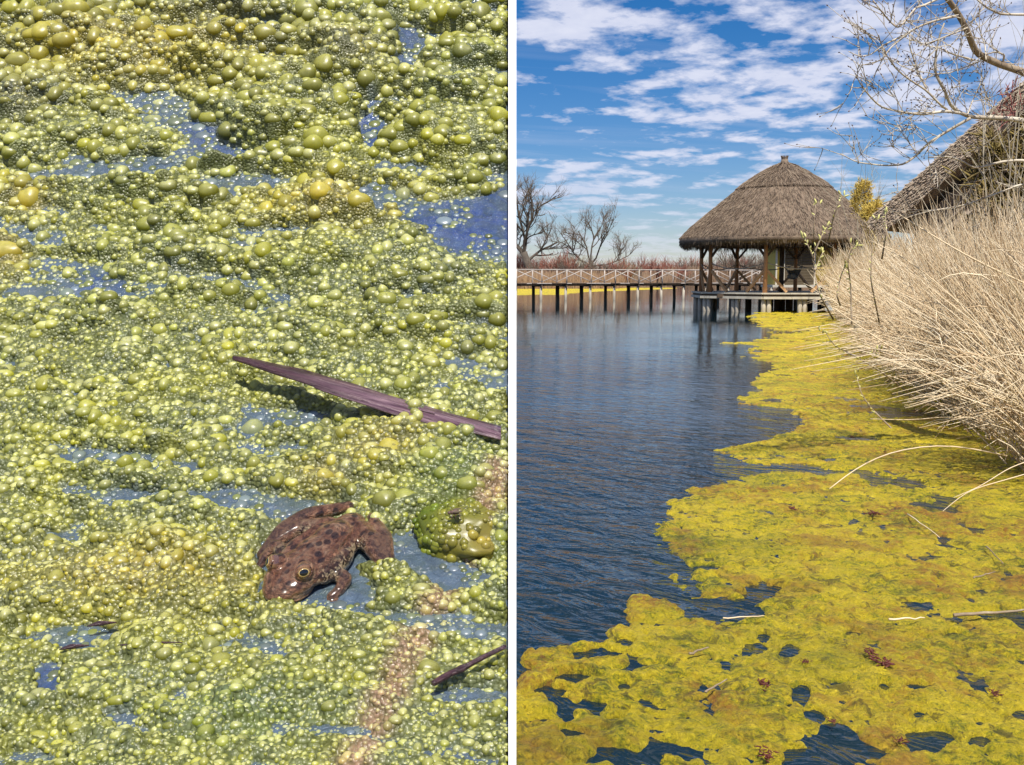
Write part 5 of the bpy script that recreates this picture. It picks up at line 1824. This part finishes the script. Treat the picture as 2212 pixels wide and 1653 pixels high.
def build_frog():
    skin, eye_m = frog_materials()
    def Yp(y, z):
        # the pose was read off the photo as screen heights; turn them into up-slope distances
        return (y * .669 + z * .743 - z * CPH) / SPH

    R0 = np.array([60.0, Yp(143, 30)])
    sn = np.array([-75.0, Yp(-107, 22)])
    KF = float(np.linalg.norm(sn - R0)) / 283.0
    F2 = unit(sn - R0)
    S2 = np.array([-F2[1], F2[0]])

    def fr(x, y, z):
        d = np.array([x, Yp(y, z)]) - R0
        return np.array([d @ F2 / KF, d @ S2, z])

    mb = MB()
    Bv, Bt, Bq = ball(28, 16)

    def ell(c, r, tilt=0.0, yaw=0.0):
        V = Bv * np.array(r)
        ct, st_ = math.cos(tilt), math.sin(tilt)
        V = np.stack([V[:, 0] * ct + V[:, 2] * st_, V[:, 1], -V[:, 0] * st_ + V[:, 2] * ct], -1)
        cy_, sy_ = math.cos(yaw), math.sin(yaw)
        V = np.stack([V[:, 0] * cy_ - V[:, 1] * sy_, V[:, 0] * sy_ + V[:, 1] * cy_, V[:, 2]], -1)
        mb.add(V + np.array(c), [Bt, Bq])

    def limb(pts, rad):
        q = smooth_path(np.array(pts), 18, 1)
        t0 = np.linspace(0, 1, len(rad))
        rr = np.interp(np.linspace(0, 1, 18), t0, rad)
        mb.tube(q, rr, 12)
        for p, r in ((q[0], rr[0]), (q[-1], rr[-1])):
            mb.add(Bv * r * .99 + p, [Bt, Bq])

    # trunk: broad shoulders, sacral hump, tapering rump
    ell((112, 0, 27), (108, 66, 34))
    ell((150, 0, 30), (82, 70, 34))
    ell((96, 0, 44), (58, 40, 26), 0.05)
    ell((150, 0, 46), (60, 44, 22), .08)
    ell((36, 0, 30), (50, 36, 26))
    ell((190, 0, 34), (52, 62, 30), .05)
    # head: wedge with a rounded snout, jaw line and eye domes
    ell((224, 0, 33), (52, 57, 26), .10)
    ell((252, 0, 28), (36, 42, 19), .14)
    ell((268, 0, 24), (22, 28, 14), .1)
    ell((232, 0, 17), (52, 55, 13))
    ell((236, 0, 44), (30, 22, 12), .16)
    for s_ in (-1, 1):
        ell((219, s_ * 33, 55), (24, 20, 21), 0, s_ * .3)
        ell((205, s_ * 50, 30), (16, 9, 14))
        ell((150, s_ * 56, 27), (58, 22, 26))
        ell((264, s_ * 15, 34), (7, 5, 5))
        # skin fold from the eye to the groin
        limb([(205, s_ * 44, 48), (150, s_ * 50, 56), (90, s_ * 40, 58), (40, s_ * 26, 46)], [7, 7, 6, 4])
    # hind leg on the viewer's right: thigh out to the knee, shank back to the heel, foot below
    limb([fr(72, 104, 26), fr(108, 58, 30), fr(140, 2, 22)], [27, 25, 17])
    limb([fr(148, -4, 18), fr(134, 66, 34), fr(96, 146, 32)], [17, 20, 13])
    limb([fr(96, 146, 28), fr(120, 110, 8), fr(150, 40, 3)], [11, 9, 6])
    for k in range(4):
        limb([fr(146, 50, 3), fr(158 + k * 5, 10 - k * 3, 2), fr(160 + k * 11, -26 + k * 10, 1)], [4.5, 3.5, 3])
    # hind leg on the viewer's left
    limb([fr(0, 112, 30), fr(-66, 108, 30), fr(-104, 78, 24), fr(-128, 40, 14)], [26, 22, 18, 14])
    limb([fr(-130, 40, 15), fr(-104, 104, 30), fr(-60, 146, 38), fr(34, 192, 30)], [14, 17, 18, 12])
    limb([fr(34, 192, 24), fr(-30, 160, 8), fr(-110, 96, 3)], [10, 8, 6])
    for k in range(4):
        limb([fr(-108, 96, 3), fr(-140 - k * 4, 64 - k * 6, 2), fr(-160 + k * 2, 34 - k * 12, 1)], [4.5, 3.5, 3])
    # arms: viewer's right tucked under the throat, viewer's left with a raised elbow
    limb([fr(36, -28, 26), fr(66, -44, 20), fr(56, -72, 14)], [17, 15, 12])
    limb([fr(56, -72, 13), fr(42, -84, 8)], [12, 11])
    for k in range(4):
        a = -2.2 + k * .55
        limb([fr(44, -84, 7), fr(44 + 16 * math.cos(a), -86 + 16 * math.sin(a), 4), fr(44 + 27 * math.cos(a), -86 + 27 * math.sin(a), 1)], [6, 4.5, 3.2])
    limb([fr(-74, 2, 32), fr(-92, 38, 38), fr(-104, 44, 36)], [16, 15, 14])
    limb([fr(-104, 44, 34), fr(-122, 24, 20), fr(-134, 0, 6)], [13, 11, 8])
    for k in range(4):
        a = -2.6 + k * .5
        limb([fr(-134, 0, 5), fr(-134 + 14 * math.cos(a), 14 * math.sin(a), 3), fr(-134 + 24 * math.cos(a), 24 * math.sin(a), 1)], [5.5, 4, 3])
    raw = mb.build('frog_raw', None, None, True)
    md = raw.modifiers.new('r', 'REMESH')
    md.mode = 'VOXEL'
    md.voxel_size = 2.7
    sm = raw.modifiers.new('s', 'SMOOTH')
    sm.factor = .5
    sm.iterations = 7
    dg = bpy.context.evaluated_depsgraph_get()
    me = bpy.data.meshes.new_from_object(raw.evaluated_get(dg))
    bpy.data.objects.remove(raw)
    for p_ in me.polygons:
        p_.use_smooth = True
    # press in the mouth line
    co = np.empty(len(me.vertices) * 3, np.float32)
    me.vertices.foreach_get('co', co)
    co = co.reshape(-1, 3)
    no = np.empty(len(me.vertices) * 3, np.float32)
    me.vertices.foreach_get('normal', no)
    no = no.reshape(-1, 3)
    mz = 18.5 + (270 - co[:, 0]) * -0.02
    k = np.exp(-((co[:, 2] - mz) / 2.6) ** 2) * sstep(196, 212, co[:, 0]) * (np.abs(co[:, 1]) < 64)
    co = co - no * (k * 3.2)[:, None]
    me.vertices.foreach_set('co', co.astype(np.float32).ravel())
    me.materials.clear()
    me.materials.append(skin)
    me.update()
    frog = bpy.data.objects.new('frog', me)
    link(frog)
    rot = math.atan2(F2[1], F2[0])
    m = pond_frame(690, 1230, 0)
    m2 = Matrix(((F2[0] * KF, S2[0], 0, R0[0]), (F2[1] * KF, S2[1], 0, R0[1]), (0, 0, 1, -7), (0, 0, 0, 1)))
    frog.matrix_world = m @ m2
    tag(frog, 'brown spotted frog sitting in the green bubbly algae', 'frog')
    for s_ in (1, -1):
        V, tr, q = ball(28, 18)
        e = build('eye', V * 15, [tr, q], eye_m, frog, True)
        e.scale = (1.15,) * 3
        ax = Vector((.60, s_ * .62, .50)).normalized()
        xa = Vector((1, 0, 0)).cross(ax) if False else Vector((0, 0, 1)).cross(ax).normalized()
        ya = ax.cross(xa)
        mm = Matrix.Identity(4)
        for i, a in enumerate((xa, ya, ax)):
            for j in range(3):
                mm[j][i] = a[j]
        mm.translation = Vector((226, s_ * 37, 61))
        mm = mm @ Matrix.Diagonal((1.15, 1.15, 1.15, 1))
        e.matrix_basis = mm
        # eyelid ring
        a = np.linspace(0, 2 * math.pi, 25)
        ring = np.stack([13.2 * np.cos(a), 11.5 * np.sin(a), 7.2 + 0 * a], -1)
        MB().tube(ring, 1.7, 8).build('eyelid', skin, e, True)
        # ear drum
        a = np.linspace(0, 2 * math.pi, 25)
        V, tr, q = ball(20, 10)
        d = build('ear_drum', V * np.array([10, 3, 10]), [tr, q], skin, frog, True)
        d.location = (196, s_ * 58, 33)
        d.rotation_euler = (s_ * .25, 0, -s_ * .12)


build_frog()


# ------------------------------------------------------------------ stalks lying on the froth, and the fly
def build_blade():
    m, t = material('dead_leaf')
    c = t.coord('Object')
    st_ = t.noise(t.scale(c, (.008, .12, .1), (0, 0, math.atan(150 / 583 / SPH))), 1, 5, .65, .2)
    sp = t.n('ShaderNodeSeparateXYZ')
    t.put(sp.inputs[0], c)
    along = t.mapr(sp.outputs[0], 120, 330)
    a = t.ramp(st_, [(.35, (.022, .006, .010)), (.7, (.075, .028, .035))])
    b = t.ramp(st_, [(.38, (.05, .018, .030)), (.5, (.14, .075, .10)), (.68, (.28, .18, .20))])
    t.out(t.principled(t.mix(along, a, b), .38, t.bump(st_, .35, 2), Coat_Weight=.3))
    fm = pond_frame(515, 833, 73)
    L = 610.0

    def strip(name, x0, x1, off, wid, lift, parent, thick=3.0, fold=8.0):
        n = 40
        V = []
        for i in range(n):
            k = i / (n - 1)
            x = x0 + (x1 - x0) * k
            w_ = wid(k)
            yc = off(x) + 1.2 * math.sin(x * .05)
            zl = lift(x)
            for (yy, zz_) in ((-w_, 0), (-w_ * .1, fold * .6), (w_, fold * .2), (w_, fold * .2 - thick), (-w_ * .1, fold * .6 - thick), (-w_, -thick)):
                V.append((x, yc + yy, zl + zz_))
        k = np.arange(n - 1)[:, None] * 6
        s = np.arange(6)[None]
        s2 = (s + 1) % 6
        Fq = np.stack([k + s, k + s2, k + 6 + s2, k + 6 + s], -1).reshape(-1, 4)
        return build(name, V, [Fq, np.array([[5, 4, 3, 2, 1, 0], [6 * n - 6 + j for j in range(6)]])], m, parent, True)

    sl = -150 / 583 / SPH
    root = strip('dead_reed_blade', 0, 570, lambda x: sl * x * (1 + .08 * math.sin(x / 190)), lambda k: 6 + 19 * math.sin(min(1, k * 2.2) * math.pi / 2) * (1 - .30 * k), lambda x: 6 * math.sin(x / 160), None)
    root.matrix_world = fm
    tag(root, 'dark purple brown dead reed blade lying across the froth above the frog', 'leaf')
    strip('torn_strip', 190, 455, lambda x: sl * x - 26 - .03 * (x - 190), lambda k: 3 + 8 * math.sin(k * 2.9), lambda x: 4 * math.sin(x / 160), root, 2, 4)
    strip('torn_strip', 330, 440, lambda x: sl * x - 12, lambda k: 2 + 3 * math.sin(k * 2.9), lambda x: 9, root, 2, 3)
    # twig at the lower right
    fm = pond_frame(935, 1508, 36)
    q = smooth_path([(0, 0, 0), (40, 28, 8), (62, 38, 12), (110, 78, 16), (156, 114, 18)], 20, 0)
    V, fs = tubes(q, np.interp(np.linspace(0, 1, 20), [0, .12, .3, .36, .45, 1], [6, 8, 7, 9, 6.5, 5]), 9)
    o = build('twig', V, fs, m)
    o.matrix_world = fm
    tag(o, 'short purple brown twig lying in the froth at the lower right', 'stick')
    for (u, v, a, ln, lab) in ((165, 1412, .25, 60, 'small dark blue leaf scrap in the froth at the lower left'), (330, 1404, .08, 130, 'thin pinkish stalk in the froth at the lower left'),
                               (225, 1362, .25, 60, 'grey leaf scrap under the yellow algae mound')):
        fm = pond_frame(u, v + 12, 30, a)
        q = smooth_path([(-ln / 2, 0, 0), (-ln * .1, 3, 3), (ln / 2, 0, 0)], 12, 1)
        V, fs = tubes(q * np.array([1, 1, .6]), np.interp(np.linspace(0, 1, 12), [0, .4, 1], [1.5, 6 if ln < 100 else 3, 1.2]), 7)
        o = build('leaf_scrap', V, fs, m)
        o.matrix_world = fm
        tag(o, lab, 'leaf')
    # fly on the smooth lump
    fm = pond_frame(985, 1180, 80, .2)
    root = empty('fly')
    root.matrix_world = fm
    tag(root, 'small dark fly sitting on the rounded olive algae lump', 'fly')
    V, tr, q = ball(12, 8)
    build('body', V * np.array([11, 5, 5]) + np.array([0, 0, 8]), [tr, q], M['bud'], root)
    build('head', V * 4 + np.array([-12, 0, 8]), [tr, q], M['bud'], root)
    for s_ in (-1, 1):
        build('wing', V * np.array([10, 3.4, .6]) + np.array([5, s_ * 5, 12]), [tr, q], M['panel'], root)
        for k in (-1, 0, 1):
            MB().tube([(k * 5, s_ * 3, 6), (k * 8, s_ * 9, 9), (k * 9, s_ * 12, 0)], .8, 4).build('leg', M['bud'], root)


build_blade()
